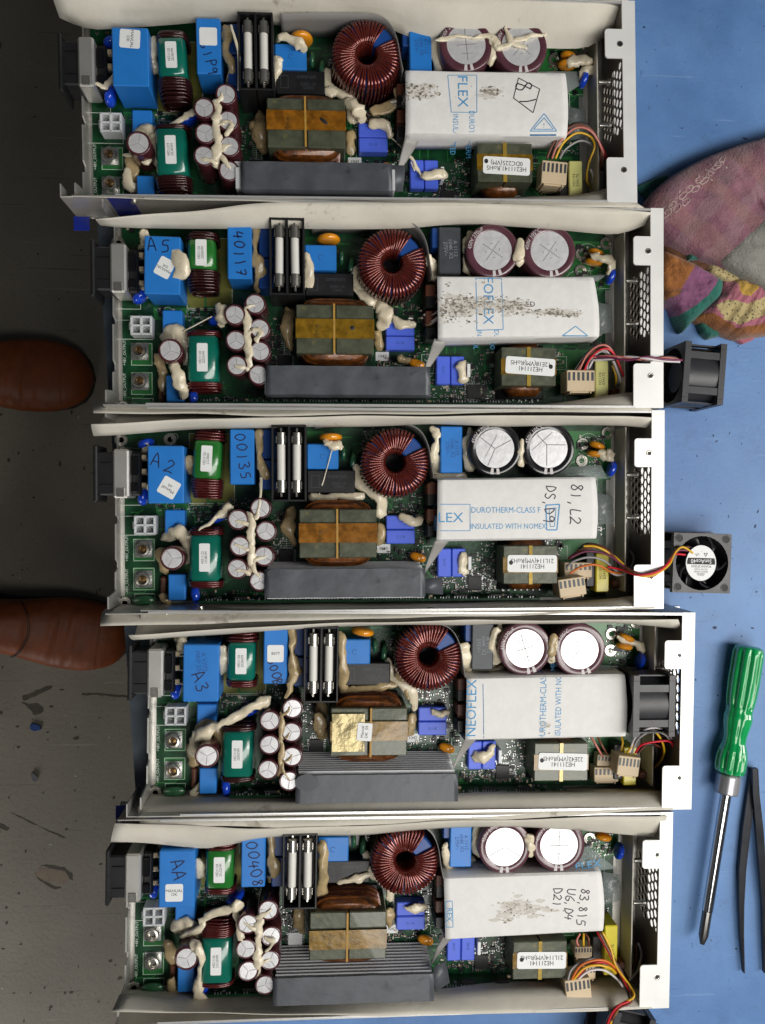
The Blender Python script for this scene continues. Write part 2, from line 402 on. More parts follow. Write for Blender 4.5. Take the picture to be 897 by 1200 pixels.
# pen strokes, one box 1 x 1.5 per character
HW = {
'0': [[(.5, 1.4), (.15, 1.1), (.1, .5), (.4, .05), (.8, .4), (.85, 1.0), (.5, 1.4)]], '1': [[(.4, 1.4), (.5, .7), (.45, 0)]],
'2': [[(.1, 1.1), (.4, 1.4), (.8, 1.1), (.5, .6), (.05, .05), (.5, .15), (.95, .05)]],
'3': [[(.1, 1.3), (.6, 1.4), (.75, 1.1), (.35, .8), (.8, .5), (.6, .05), (.05, .15)]],
'4': [[(.3, 1.4), (.1, .6), (.9, .7)], [(.7, 1.2), (.65, 0)]], '5': [[(.85, 1.4), (.25, 1.35), (.2, .85), (.7, .8), (.75, .2), (.1, .05)]],
'6': [[(.7, 1.4), (.2, .8), (.2, .2), (.6, .05), (.8, .45), (.3, .6)]], '7': [[(.1, 1.3), (.85, 1.4), (.4, 0)], [(.2, .7), (.7, .75)]],
'8': [[(.7, 1.2), (.4, 1.4), (.2, 1.1), (.7, .5), (.5, .05), (.15, .3), (.7, 1.2)]], '9': [[(.8, 1.2), (.4, 1.4), (.15, 1.0), (.5, .8), (.8, 1.2), (.65, 0)]],
'A': [[(0, 0), (.45, 1.45), (.9, 0)], [(.15, .5), (.8, .55)]], 'B': [[(.15, 0), (.2, 1.4), (.7, 1.2), (.3, .75), (.85, .4), (.15, 0)]],
'D': [[(.2, 0), (.2, 1.4), (.8, .9), (.75, .3), (.2, 0)]], 'G': [[(.8, 1.2), (.4, 1.4), (.1, .7), (.4, .05), (.8, .3), (.8, .65), (.5, .65)]],
'L': [[(.2, 1.4), (.2, .05), (.85, .1)]], 'S': [[(.8, 1.25), (.4, 1.4), (.2, 1.0), (.75, .5), (.5, .05), (.1, .2)]],
'U': [[(.1, 1.4), (.15, .3), (.5, .05), (.8, .4), (.85, 1.4)]], 'P': [[(.2, 0), (.2, 1.4), (.8, 1.2), (.7, .8), (.2, .7)]], ',': [[(.4, .15), (.25, -.3)]],
'-': [[(.1, .7), (.8, .7)]], 'Q': [[(.5, 1.4), (.1, .9), (.4, .1), (.85, .6), (.5, 1.4)], [(.5, .4), (.95, -.1)]], ' ': [],
}
def handwrite(g, s, size, x, y, z, rot=0.0, w=0.7, m='marker', pitch=1.25, seed=0):
    r = random.Random(seed + len(s)); c, sn = math.cos(rot), math.sin(rot)
    total = len(s) * pitch * size; cx = -total / 2
    for k, ch in enumerate(s):
        jy = r.uniform(-.1, .1) * size; js = r.uniform(.9, 1.1); ja = r.uniform(-.12, .12)
        for st in HW.get(ch, []):
            pts = []
            for a, b in st:
                a, b = (a + ja * b) * size * js, (b - .7) * size * js
                a2, b2 = cx + a, b + jy
                pts.append((x + c * a2 - sn * b2, y + sn * a2 + c * b2, 0))
            pts = [(p.x, p.y) for p in smooth_path(pts, 3)] if len(pts) > 2 else pts
            g.ribbon(pts, w, z, m)
        cx += pitch * size

def sticker_geo(w, h, r=0.8, t=0.12, m='sticker'):
    g = G(); g.prism(rrect(w, h, r), 0, t, m); return g

# ------------------------------------------------------------------ setting
def ground_materials():
    # bench mat
    m = bpy.data.materials.new('blue_bench_mat'); m.use_nodes = True; nt = m.node_tree; b = nt.nodes['Principled BSDF']
    tc = nt.nodes.new('ShaderNodeTexCoord')
    def ramp(src, p0, c0, p1, c1):
        r = nt.nodes.new('ShaderNodeValToRGB'); e = r.color_ramp.elements
        e[0].position, e[1].position = p0, p1; e[0].color = (*c0, 1); e[1].color = (*c1, 1); nt.links.new(src, r.inputs['Fac']); return r.outputs['Color']
    def noi(scale, detail=6, rough=.5, dist=0):
        n = nt.nodes.new('ShaderNodeTexNoise'); n.inputs['Scale'].default_value = scale; n.inputs['Detail'].default_value = detail
        n.inputs['Roughness'].default_value = rough; n.inputs['Distortion'].default_value = dist
        nt.links.new(tc.outputs['Object'], n.inputs['Vector']); return n.outputs['Fac']
    def mix(f, a, c, blend='MIX'):
        x = nt.nodes.new('ShaderNodeMix'); x.data_type = 'RGBA'; x.blend_type = blend
        if isinstance(f, float): x.inputs['Factor'].default_value = f
        else: nt.links.new(f, x.inputs['Factor'])
        nt.links.new(a, x.inputs[6])
        if isinstance(c, tuple): x.inputs[7].default_value = (*c, 1)
        else: nt.links.new(c, x.inputs[7])
        return x.outputs[2]
    base = ramp(noi(9, 8, .6), .32, lin((76, 115, 170)), .68, lin((104, 146, 200)))
    base = mix(ramp(noi(34, 10, .75), .55, (0, 0, 0), .72, (.5, .5, .5)), base, lin((66, 94, 134)))
    base = mix(ramp(noi(5, 5, .6, .6), .5, (0, 0, 0), .75, (.35, .35, .35)), base, lin((104, 136, 176)))       # dirt
    base = mix(ramp(noi(330, 3, .6), .60, (0, 0, 0), .74, (.35, .35, .35)), base, lin((70, 104, 152)))     # grain
    base = mix(ramp(noi(60, 9, .8, 2.5), .63, (0, 0, 0), .69, (.6, .6, .6)), base, lin((46, 64, 92)))      # specks
    def scratch(rot, sc, stretch, p, amt, col):
        nonlocal_base = base
        mp = nt.nodes.new('ShaderNodeMapping'); mp.inputs['Rotation'].default_value = (0, 0, rot); mp.inputs['Scale'].default_value = (1, stretch, 1); nt.links.new(tc.outputs['Object'], mp.inputs['Vector'])
        n = nt.nodes.new('ShaderNodeTexNoise'); n.inputs['Scale'].default_value = sc; n.inputs['Detail'].default_value = 3; nt.links.new(mp.outputs[0], n.inputs['Vector'])
        return mix(ramp(n.outputs['Fac'], p, (0, 0, 0), p + .02, (amt, amt, amt)), nonlocal_base, col)
    base = scratch(.3, 12, 26, .70, .35, lin((128, 160, 200)))
    base = scratch(1.2, 16, 30, .70, .4, lin((62, 86, 126)))
    base = scratch(2.2, 14, 24, .71, .35, lin((128, 160, 200)))
    base = mix(ramp(noi(190, 5, .6), .70, (0, 0, 0), .74, (.55, .55, .55)), base, lin((52, 70, 104)))
    nt.links.new(base, b.inputs['Base Color']); b.inputs['Roughness'].default_value = .5
    bp = nt.nodes.new('ShaderNodeBump'); bp.inputs['Strength'].default_value = .12; bp.inputs['Distance'].default_value = .001
    nt.links.new(noi(420, 3), bp.inputs['Height']); nt.links.new(bp.outputs['Normal'], b.inputs['Normal'])
    M['mat_blue'] = m
    # concrete floor
    m = bpy.data.materials.new('worn_concrete'); m.use_nodes = True; nt = m.node_tree; b = nt.nodes['Principled BSDF']
    tc = nt.nodes.new('ShaderNodeTexCoord')
    base = ramp(noi(5, 8, .6), .3, lin((108, 102, 90)), .7, lin((130, 124, 111)))
    base = mix(ramp(noi(40, 8, .7), .55, (0, 0, 0), .75, (.5, .5, .5)), base, lin((92, 86, 76)))
    base = mix(ramp(noi(14, 10, .8, 1.5), .67, (0, 0, 0), .71, (.75, .75, .75)), base, lin((48, 43, 37)))
    base = mix(ramp(noi(90, 6, .6), .70, (0, 0, 0), .74, (.6, .6, .6)), base, lin((70, 64, 56)))
    base = mix(ramp(noi(130, 4, .5), .74, (0, 0, 0), .77, (.7, .7, .7)), base, lin((176, 172, 164)))
    base = mix(ramp(noi(260, 3, .5), .58, (0, 0, 0), .7, (.45, .45, .45)), base, lin((84, 78, 68)))
    base = mix(ramp(noi(26, 6, .7, 3), .64, (0, 0, 0), .70, (.45, .45, .45)), base, lin((78, 70, 60)))
    for rot_, sc_, st_, p_, col_ in ((.5, 5, 40, .69, (72, 66, 58)), (1.7, 6, 34, .70, (150, 144, 132)), (-.4, 7, 44, .70, (66, 60, 52))):
        mp = nt.nodes.new('ShaderNodeMapping'); mp.inputs['Rotation'].default_value = (0, 0, rot_); mp.inputs['Scale'].default_value = (1, st_, 1); nt.links.new(tc.outputs['Object'], mp.inputs['Vector'])
        n = nt.nodes.new('ShaderNodeTexNoise'); n.inputs['Scale'].default_value = sc_; n.inputs['Detail'].default_value = 3; nt.links.new(mp.outputs[0], n.inputs['Vector'])
        base = mix(ramp(n.outputs['Fac'], p_, (0, 0, 0), p_ + .02, (.5, .5, .5)), base, lin(col_))
    nt.links.new(base, b.inputs['Base Color']); b.inputs['Roughness'].default_value = .6
    bp = nt.nodes.new('ShaderNodeBump'); bp.inputs['Strength'].default_value = .2; bp.inputs['Distance'].default_value = .002
    nt.links.new(noi(160, 4), bp.inputs['Height']); nt.links.new(bp.outputs['Normal'], b.inputs['Normal'])
    M['concrete'] = m
ground_materials()
M['bench_edge'] = mat('dark_bench_edge', (52, 62, 72), 0.5, 0, 0.15, 40)
M['bench_leg'] = mat('grey_powder_coat', (110, 112, 116), 0.45, 0.1)

FLOOR = -720.0
g = G(); g.add([(-3000, -3000, 0), (3000, -3000, 0), (3000, 3000, 0), (-3000, 3000, 0)], [(0, 1, 2, 3)], 'concrete')
obj('floor', g, loc=(0, 0, FLOOR), kind='structure')

bench = empty('workbench', (0, 0, 0))
tag(bench, 'blue topped workbench carrying the power supplies and tools', 'workbench')
e0 = pix(95, 0, 0); e1_ = pix(159, 945, 0)
sl = (e1_[0] - e0[0]) / (e1_[1] - e0[1])
ex = lambda yd: e0[0] + sl * (yd - e0[1])
YT, YB = -620, 640
g = G(); g.prism([(ex(YT) + 26, -YT), (820, -YT), (820, -YB), (ex(YB) + 26, -YB)], -3.0, 0.0, 'bench_edge', top='mat_blue')
obj('bench_mat', g, bench)
g = G(); g.prism([(ex(YT), -YT), (822, -YT), (822, -YB), (ex(YB), -YB)], -32, -3.02, 'bench_edge')
obj('bench_top', g, bench)
for x, y in ((ex(YT) + 40, YT + 40), (ex(YB) + 40, YB - 40), (780, YT + 40), (780, YB - 40)):
    g = G(); g.box((0, 0, (FLOOR - 32) / 2), (45, 45, -FLOOR - 32 - .2), 'bench_leg', 2)
    obj('leg', g, bench, (x, -y, 0))

# ------------------------------------------------------------------ power supply parts
PCB_T = 4.0
def chassis(u, root):
    g = G()
    g.box((47.5, -5.6, 0.8), (357, 129.6, 1.0), 'steel', .1)
    g.box((47.5, 58.7, 20.2), (357, 1.0, 39.6), 'steel', .25)
    g.box((47.5, -70.0, 20.2), (357, 1.0, 39.6), 'steel', .25)
    # inward hem along the top of both side walls
    g.box((60, 57.9, 39.75), (330, 1.0, .5), 'edge', .1); g.box((60, -69.2, 39.75), (330, 1.0, .5), 'edge', .1)
    # notched left end wall
    prof = [(57, 0)]
    hs = [(57, 38), (52, 38), (51, 8), (6, 8), (5, 13), (-9, 13), (-11, 7), (-13, 7), (-15, 14), (-38, 14), (-40, 9), (-44, 9), (-46, 15), (-58, 15), (-60, 34), (-68, 34), (-68, 0)]
    prof = hs + [(57, 0)]
    n = len(prof)
    vs = [(-130.9, y, z + .3) for y, z in prof] + [(-129.9, y, z + .3) for y, z in prof]
    g.add(vs, [tuple(range(n)), tuple(range(n, 2 * n))[::-1]] + [((i + 1) % n, i, n + i, n + (i + 1) % n) for i in range(n)], 'steel')
    # bright bottom lip added outside the perforated end, making its holes look pale
    g.box((225.5, -5.6, .8), (15, 128, 1.0), 'flange', .1)
    obj('chassis', cached('chassis', lambda: g.mesh('chassis', .4)), root)
    def fl():
        g = G(); X0, X1 = 217.2, 225.8; T = 205.8; r = 2
        poly = [(X1, -70.3), (T + r, -70.3)] + arcpts(T + r, -70.3 + r, r, -math.pi / 2, -math.pi, 4)[1:] + arcpts(T + r, -41.5 - r, r, math.pi, math.pi / 2, 4) + [(X0, -41.5), (X0, 22.2)]
        poly += arcpts(T + r, 22.2 + r, r, -math.pi / 2, -math.pi, 4) + arcpts(T + r, 40.8 - r, r, math.pi, math.pi / 2, 4) + [(X0, 40.8), (X0, 59.2), (X1, 59.2)]
        g.prism(poly, 39.2, 40.2, 'flange')
        return g.mesh('end_flange', .5)
    fo = obj('end_flange', cached('flange', fl), root)
    def hole():
        g = G(); g.lathe([(2.0, 0), (2.0, .25), (1.5, .35), (1.35, .3)], (0, 0, 0), 'nickel', 16); g.lathe([(1.3, .3), (1.25, .36)], (0, 0, 0), 'black', 14); return g.mesh('screw_hole')
    for x, y in ((215.6, 31.2), (217.2, -49.5)): obj('screw_hole', cached('hole', hole), fo, (x, y, 40.2))
    # perforated end panel
    def panel():
        g = G(); P = 6.2; x0, x1 = 217.3, 218.1
        ylo, yhi, zlo, zhi = -23.0, 23.5, 2.0, 38.0
        # solid plates round the perforated field
        for (ya, yb, za, zb) in ((-69.5, ylo + 1, 1.3, 39.2), (yhi - 1, 58.2, 1.3, 39.2), (ylo + 1, yhi - 1, 1.3, zlo + 1), (ylo + 1, yhi - 1, zhi - 1, 39.2)):
            g.box(((x0 + x1) / 2, (ya + yb) / 2, (za + zb) / 2), (.5, yb - ya, zb - za), 'mesh_shaded')
        R = P / math.sqrt(3); row = 0; z = zlo
        while z < zhi + .1:
            y = ylo + (P / 2 if row % 2 else 0)
            while y < yhi + .1:
                hole = (abs(y) < 21.5 - .35 * max(0, 12 - z)) and 4 < z < 37
                o = [(y + R * math.sin(math.pi * k / 3), z + R * math.cos(math.pi * k / 3)) for k in range(6)]
                if hole:
                    q = .84; i_ = [(y + R * q * math.sin(math.pi * k / 3), z + R * q * math.cos(math.pi * k / 3)) for k in range(6)]
                    vs = [(x0, a, b) for a, b in o] + [(x0, a, b) for a, b in i_] + [(x1, a, b) for a, b in i_] + [(x1, a, b) for a, b in o]
                    fs = []
                    for k in range(6):
                        k2 = (k + 1) % 6
                        fs += [(k, k2, 6 + k2, 6 + k), (6 + k, 6 + k2, 12 + k2, 12 + k), (12 + k, 12 + k2, 18 + k2, 18 + k)]
                    g.add(vs, fs, 'mesh_shaded')
                else:
                    g.add([(x0, a, b) for a, b in o], [tuple(range(6))], 'mesh_shaded')
                y += P
            z += P * .866; row += 1
        return g.mesh('perforated_panel', .4)
    obj('perforated_panel', cached('panel', panel), root)

def sheet(name, u, root, A, B, za, zb, ybase, m, zbase=4.0, nx=48, th=.35, wob=.6, seed=0):
    wob = 1.1
    """insulating sheet: upper edge A, belly B (points of the photograph), foot along the wall"""
    a = [cu(u, x, y, za) for x, y in A]; b = [cu(u, x, y, zb) for x, y in B]
    def interp(pts, n):
        pts = sorted(pts); xs = [p[0] for p in pts]; ys = [p[1] for p in pts]
        X = np.linspace(xs[0], xs[-1], n); Y = np.interp(X, xs, ys)
        k = np.array([1, 2, 3, 2, 1]) / 9; Yp = np.r_[[Y[0]] * 2, Y, [Y[-1]] * 2]
        return X, np.convolve(Yp, k, 'valid')
    ax, ay = interp(a, nx); bx, by = interp(b, nx)
    rows = []
    for t in np.linspace(0, 1, 9):
        row = []
        for i in range(nx):
            p0 = Vector((ax[i], ay[i], za)); p1 = Vector((bx[i], by[i], zb)); p2 = Vector((bx[i], ybase, zbase))
            if t <= .5:
                s = t * 2; p = p0.lerp(p1, s); p.z += 1.5 * math.sin(math.pi * s)
            else:
                s = (t - .5) * 2; p = p1.lerp(p2, s)
            w = noise.noise(Vector((p.x * .02 + seed, t * 2, seed))) * wob
            row.append((p.x, -(p.y + w), p.z))
        rows.append(row)
    g = G(); g.grid(rows, m)
    o = obj(name, g.mesh(name, 1.2), root); solidify(o, th); return o

def film_cap(name, root, x, y, w, h, zt, m, rz=0, bev=.9, extra=None):
    o = obj(name, cached(('fc', round(w, 1), round(h, 1), zt, m), lambda: _fc(w, h, zt, m, bev)), root, (x, -y, PCB_T), rz)
    return o
def _fc(w, h, zt, m, bev):
    g = G(); H = zt - PCB_T
    g.box((0, 0, H / 2), (w, h, H), m, bev * .7); return g.mesh('film_capacitor', .5)

def elco(root, x, y, r, zt, sleeve, style, rz=0, z0=PCB_T, text=None, tilt=(0, 0)):
    H = zt - z0
    def mk():
        g = G(); q = .9 if r > 10 else .45
        ri = r * (.72 if r > 10 else .80)
        g.lathe([(r * .93, 0), (r * .99, .8), (r, 1.6), (r, H - q * 1.6), (r * .985, H - q * .5), (r * .95, H), ((r + ri) / 2, H + .1), (ri + .15, H - .12), (ri, H - .25)], (0, 0, 0), sleeve, 40 if r > 10 else 26)
        return g.mesh('electrolytic_capacitor', .7)
    o = obj('electrolytic_capacitor', cached(('el', r, zt, sleeve), mk), root, (x, -y, z0), rz)
    o.rotation_euler = (tilt[0], tilt[1], rz)
    def top():
        g = G(); ri = r * (.72 if r > 10 else .80); z = H - .22
        g.lathe([(ri + .05, z - .5), (ri + .05, z), (ri * .5, z + .02), (0, z + .02)], (0, 0, 0), 'alu', 36 if r > 10 else 24)
        z += .09
        def line(a, r0, r1, w): g.ribbon([(r0 * math.cos(a), r0 * math.sin(a)), (r1 * math.cos(a), r1 * math.sin(a))], w, z, sc)
        sc = 'score_l' if r < 10 else 'score'
        if style == 'y':
            for k in range(3): line(math.pi / 2 + k * 2.094, .3, ri * .94, .42)
        elif style == 'x':
            for k in range(4): line(math.pi / 4 + k * math.pi / 2, .3, ri * .62, .4)
            for k in range(4): g.ribbon(arcpts(0, 0, ri * .36, k * 1.571 - .2, k * 1.571 + .2, 4), .35, z, sc)
        elif style == 'plus':
            g.ribbon([(0, -ri * .8), (0, ri * .8)], .45, z, sc); g.ribbon([(-ri * .5, 0), (ri * .5, 0)], .45, z, sc)
            for yy in (-.45, .45): g.ribbon([(-ri * .3, yy * ri), (ri * .3, yy * ri)], .35, z, sc)
        elif style == 'pie':
            for a in (.5, 2.5, 4.3): line(a, .2, ri * .97, .5)
            g.ribbon([(-ri * .5, -ri * .4), (ri * .1, ri * .7)], .35, z, sc)
        elif style == 'k':
            g.ribbon([(-ri * .1, -ri * .9), (-ri * .1, ri * .2), (ri * .9, ri * .2)], .5, z, sc); g.ribbon([(-ri * .1, ri * .2), (-ri * .6, ri * .7)], .5, z, sc); g.ribbon([(-ri * .9, -ri * .1), (ri * .2, ri * .85)], .35, z, sc)
        return g.mesh('can_top', .7)
    obj('can_top', cached(('et', r, zt, style), top), o)
    if text:
        def tx():
            g = G(); v, f = text_geo(text, 3.4); rm = r * .86
            g.add([((rm + b) * math.cos(math.pi * .75 - a / rm), (rm + b) * math.sin(math.pi * .75 - a / rm), H + .22) for a, b, _ in v], f, 'print_w')
            # pale minus stripe across the rim
            a0 = -math.pi / 2
            for da in (-.2, .06): g.add([(rr * math.cos(a0 + da + d), rr * math.sin(a0 + da + d), H + .2) for rr, d in ((r * .74, 0), (r * .74, .13), (r * .96, .13), (r * .96, 0))], [(3, 2, 1, 0)], 'print_w')
            return g.mesh('lettering')
        obj('lettering', cached(('elt', r, zt, text), tx), o)
    return o

def choke(root, x, y, w, h, core, wire, zt, n_lo, n_hi, ww, rz=0, label=None, lw=(7, 17), up=6.0, dn=6.0):
    """common mode choke: green bobbin box between two wire bundles"""
    def wind(side, n, length):
        g = G(); r_ = .85
        if True:
            for k in range(n):
                t = k / max(1, n - 1); yy = side * (h / 2 + .3 + t * length)
                drop = 1.2 + 9 * t ** 3
                wd = ww / 2 * (1 - .12 * t * t); z0, z1 = 5.5 + 3 * t, zt - drop
                cz, hz = (z0 + z1) / 2, (z1 - z0) / 2
                ring = [(wd * math.copysign(abs(math.cos(a)) ** .6, math.cos(a)) + rnd.uniform(-.2, .2), yy + rnd.uniform(-.15, .15), cz - PCB_T + hz * math.copysign(abs(math.sin(a)) ** .6, math.sin(a))) for a in [2 * math.pi * i / 20 for i in range(20)]]
                g.tube(ring, r_, wire, 7, closed=True)
            # a filling under the turns
            g.box((0, side * (h / 2 + length / 2), (zt - 8) / 2 - 1), (ww * .86, length, zt - 16), wire, 3)
        return g.mesh('winding', 1.0)
    o = obj('common_mode_choke', cached(('chb', w, h, zt, core), lambda: _bobbin(w, h, zt, core)), root, (x, -y, PCB_T), rz)
    for side, n, length in ((-1, n_lo, dn), (1, n_hi, up)): obj('winding', cached(('chw', w, h, wire, zt, n, side, length, ww), lambda: wind(side, n, length)), o)
    if label:
        g = sticker_geo(lw[0], lw[1]); s_ = obj('sticker', g, o, (0, .5, zt - PCB_T + .02))
        g = G()
        put_text(g, label, 2.3, -.2, 0, .2, math.pi / 2, 'ink', .82, line=.95)
        obj('lettering', g, o, (0, .5, zt - PCB_T + .02))
    return o
def _bobbin(w, h, zt, core):
    g = G(); H = zt - PCB_T
    g.box((0, 0, H / 2), (w, h, H), core, 2.2); return g.mesh('common_mode_choke', 1.1)

def disc(name, root, x, y, w, t, zt, m, rz=0, z0=PCB_T + 2, sx=1.0):
    """radial disc standing on edge: width w along its face, thickness t"""
    H = zt - z0
    def mk():
        g = G(); n = 10; rows = []
        for j in range(n + 1):
            a = math.pi * j / n; c = math.cos(a); s = max(.02, math.sin(a))
            rows.append((s, -c))
        k = 20
        vs = [(w / 2 * s * math.copysign(abs(math.cos(b)) ** .8, math.cos(b)), t / 2 * math.copysign(abs(math.sin(b)) ** .8, math.sin(b)) * s ** .5, H / 2 + H / 2 * z) for s, z in rows for b in [2 * math.pi * i / k for i in range(k)]]
        g.add(vs, [(j * k + i, j * k + (i + 1) % k, (j + 1) * k + (i + 1) % k, (j + 1) * k + i) for j in range(n) for i in range(k)], m)
        return g.mesh(name, 1.4)
    return obj(name, cached(('disc', w, t, zt, m), mk), root, (x, -y, z0), rz)

def glue(root, pts, rs, m='glue', seed=0, name='glue_bead'):
    """pts: (x, y_down, z) in mm; rs radii"""
    P = smooth_path([(p[0], -p[1], p[2]) for p in pts], 5) if len(pts) > 1 else [Vector((pts[0][0], -pts[0][1], pts[0][2]))] * 1
    if len(P) == 1:
        P = [P[0] + Vector((-.01, 0, 0)), P[0] + Vector((.01, 0, 0))]; rs = [rs[0]] * 2
    k = len(P); R = np.interp(np.linspace(0, 1, k), np.linspace(0, 1, len(rs)), rs)
    # rounded ends
    d0 = (P[0] - P[1]).normalized(); d1 = (P[-1] - P[-2]).normalized()
    pre = [P[0] + d0 * R[0] * math.cos(a) for a in (0.05, .5, 1.0)]; pr = [R[0] * math.sin(a) for a in (.05, .5, 1.0)]
    post = [P[-1] + d1 * R[-1] * math.cos(a) for a in (1.0, .5, .05)]; qr = [R[-1] * math.sin(a) for a in (1.0, .5, .05)]
    g = G(); R = [q * (1 + .28 * noise.noise(Vector((i * .55, seed, 1.5)))) for i, q in enumerate(R)]; g.tube(pre + P + post, pr + list(R) + qr, m, 14, flat=.62)
    vs = []
    for v in g.v:
        n = noise.noise_vector(Vector(v) * .16 + Vector((seed * 3.7, 0, 0))); n2 = noise.noise_vector(Vector(v) * .45 + Vector((0, seed, 0)))
        amp = min(1.0, max(rs) / 3)
        n3 = noise.noise_vector(Vector(v) * .9 + Vector((0, 0, seed))); vs.append((v[0] + n.x * 2.1 * amp + n2.x * 1.0 * amp + n3.x * .4 * amp, v[1] + n.y * 2.1 * amp + n2.y * 1.0 * amp + n3.y * .4 * amp, v[2] + n.z * 1.2 * amp + n2.z * .7 * amp))
    g.v = vs
    return obj(name, g.mesh(name, 2.0), root)

def wire(root, u, pts, r, m, name='wire'):
    """pts: (px, py, z)"""
    P = [];
    for px, py, z in pts:
        x, y = cu(u, px, py, z) if u is not None else pix(px, py, z); P.append((x, -y, z))
    g = G(); g.tube(smooth_path(P, 6), r, m, 8)
    return obj(name, g.mesh(name, 2.0), root)

def smds(seed, root, fine):
    r = random.Random(seed); g = G()
    zones = [((-123, -110), (-50, -48)), ((-106, -84), (2, 8)), ((-84, -60), (2, 14)), ((-60, -44), (-2, 6)), ((-30, -22), (6, 44)), ((32, 60), (-52, -46)),
             ((-8, 26), (-5, -3)), ((28, 44), (-40, -10)), ((46, 76), (-6, 12)), ((67, 76), (14, 40)), ((40, 66), (32, 44)), ((78, 112), (36, 60)), ((112, 126), (28, 62)),
             ((152, 170), (26, 40)), ((-80, -20), (60, 63)), ((75, 130), (58, 63)), ((180, 198), (-45, -15)), ((186, 199), (0, 24)), ((98, 126), (44, 62))]
    for (xa, xb), (ya, yb) in zones:
        n = int(max(5, abs(xb - xa) * abs(yb - ya) / 7))
        for _ in range(n):
            x, y = r.uniform(xa, xb), r.uniform(ya, yb); k = r.random(); rz = r.choice((0, math.pi / 2))
            if k < .5:
                g.box((x, -y, PCB_T + .35), (1.9, 1.0, .7), r.choice(('black', 'beige', 'brown_comp', 'dark_grey')), 0, rz)
                for s_ in (-1, 1): g.box((x + s_ * .85 * math.cos(rz), -y + s_ * .85 * math.sin(rz), PCB_T + .37), (.45, 1.05, .74), 'solder', 0, rz)
            elif k < .62: g.box((x, -y, PCB_T + .6), (3.2, 2.2, 1.2), 'black', 0, rz)
            elif k < .85: g.lathe([(.55, PCB_T), (.4, PCB_T + .25)], (x, -y, 0), 'solder', 8)
            else: g.ribbon([(x - r.uniform(.6, 1.6), -y), (x + r.uniform(.6, 1.6), -y)], .35, PCB_T + .06, 'silk')
    return g.mesh('surface_components', .5)

def silks(root):
    g = G(); z = PCB_T + .05
    def rect(px0, py0, px1, py1, w=.35):
        a = c3(px0, py0, PCB_T); b = c3(px1, py1, PCB_T)
        g.ribbon([(a[0], -a[1]), (b[0], -a[1]), (b[0], -b[1]), (a[0], -b[1]), (a[0], -a[1])], w, z, 'silk')
    rect(139, 605, 182, 627); rect(157, 632, 181, 657); rect(157, 666, 181, 691); rect(137, 525, 168, 592); rect(222, 508, 275, 590)
    rect(331, 600, 336, 642); rect(331, 600, 342, 642); rect(222, 592, 268, 600, .25); rect(445, 605, 452, 640, .25); rect(158, 696, 182, 712, .3)
    rect(700, 560, 716, 600, .3); rect(640, 640, 665, 655, .3); rect(496, 640, 510, 662, .3)
    for px, py, r in ((199.5, 594, 5), (205, 512, 4), (432, 512, 3), (690, 520, 13), (678, 555, 16)):
        a = c3(px, py, PCB_T); g.ribbon(arcpts(a[0], -a[1], r * .55, 0, 2 * math.pi, 20), .3, z, 'silk')
    for k in range(16):
        a = c3(331 , 602 + k * 2.5, PCB_T); b = c3(342, 602 + k * 2.5, PCB_T); g.ribbon([(a[0], -a[1]), (b[0], -a[1])], .25, z + .01, 'silk')
    # text on the board
    a = c3(149, 643, PCB_T); put_text(g, '+48V_OUTPUT', 2.7, a[0], -a[1], z, math.pi / 2, 'silk', .95)
    a = c3(149, 681, PCB_T); put_text(g, '-48V_OUTPUT', 2.7, a[0], -a[1], z, math.pi / 2, 'silk', .95)
    a = c3(208, 597, PCB_T); put_text(g, '8328', 2.4, a[0], -a[1], z, 0, 'silk')
    a = c3(672, 590, PCB_T); put_text(g, 'RoHS', 3.0, a[0] + 22, -a[1], z, math.pi, 'silk')
    return g.mesh('silkscreen')

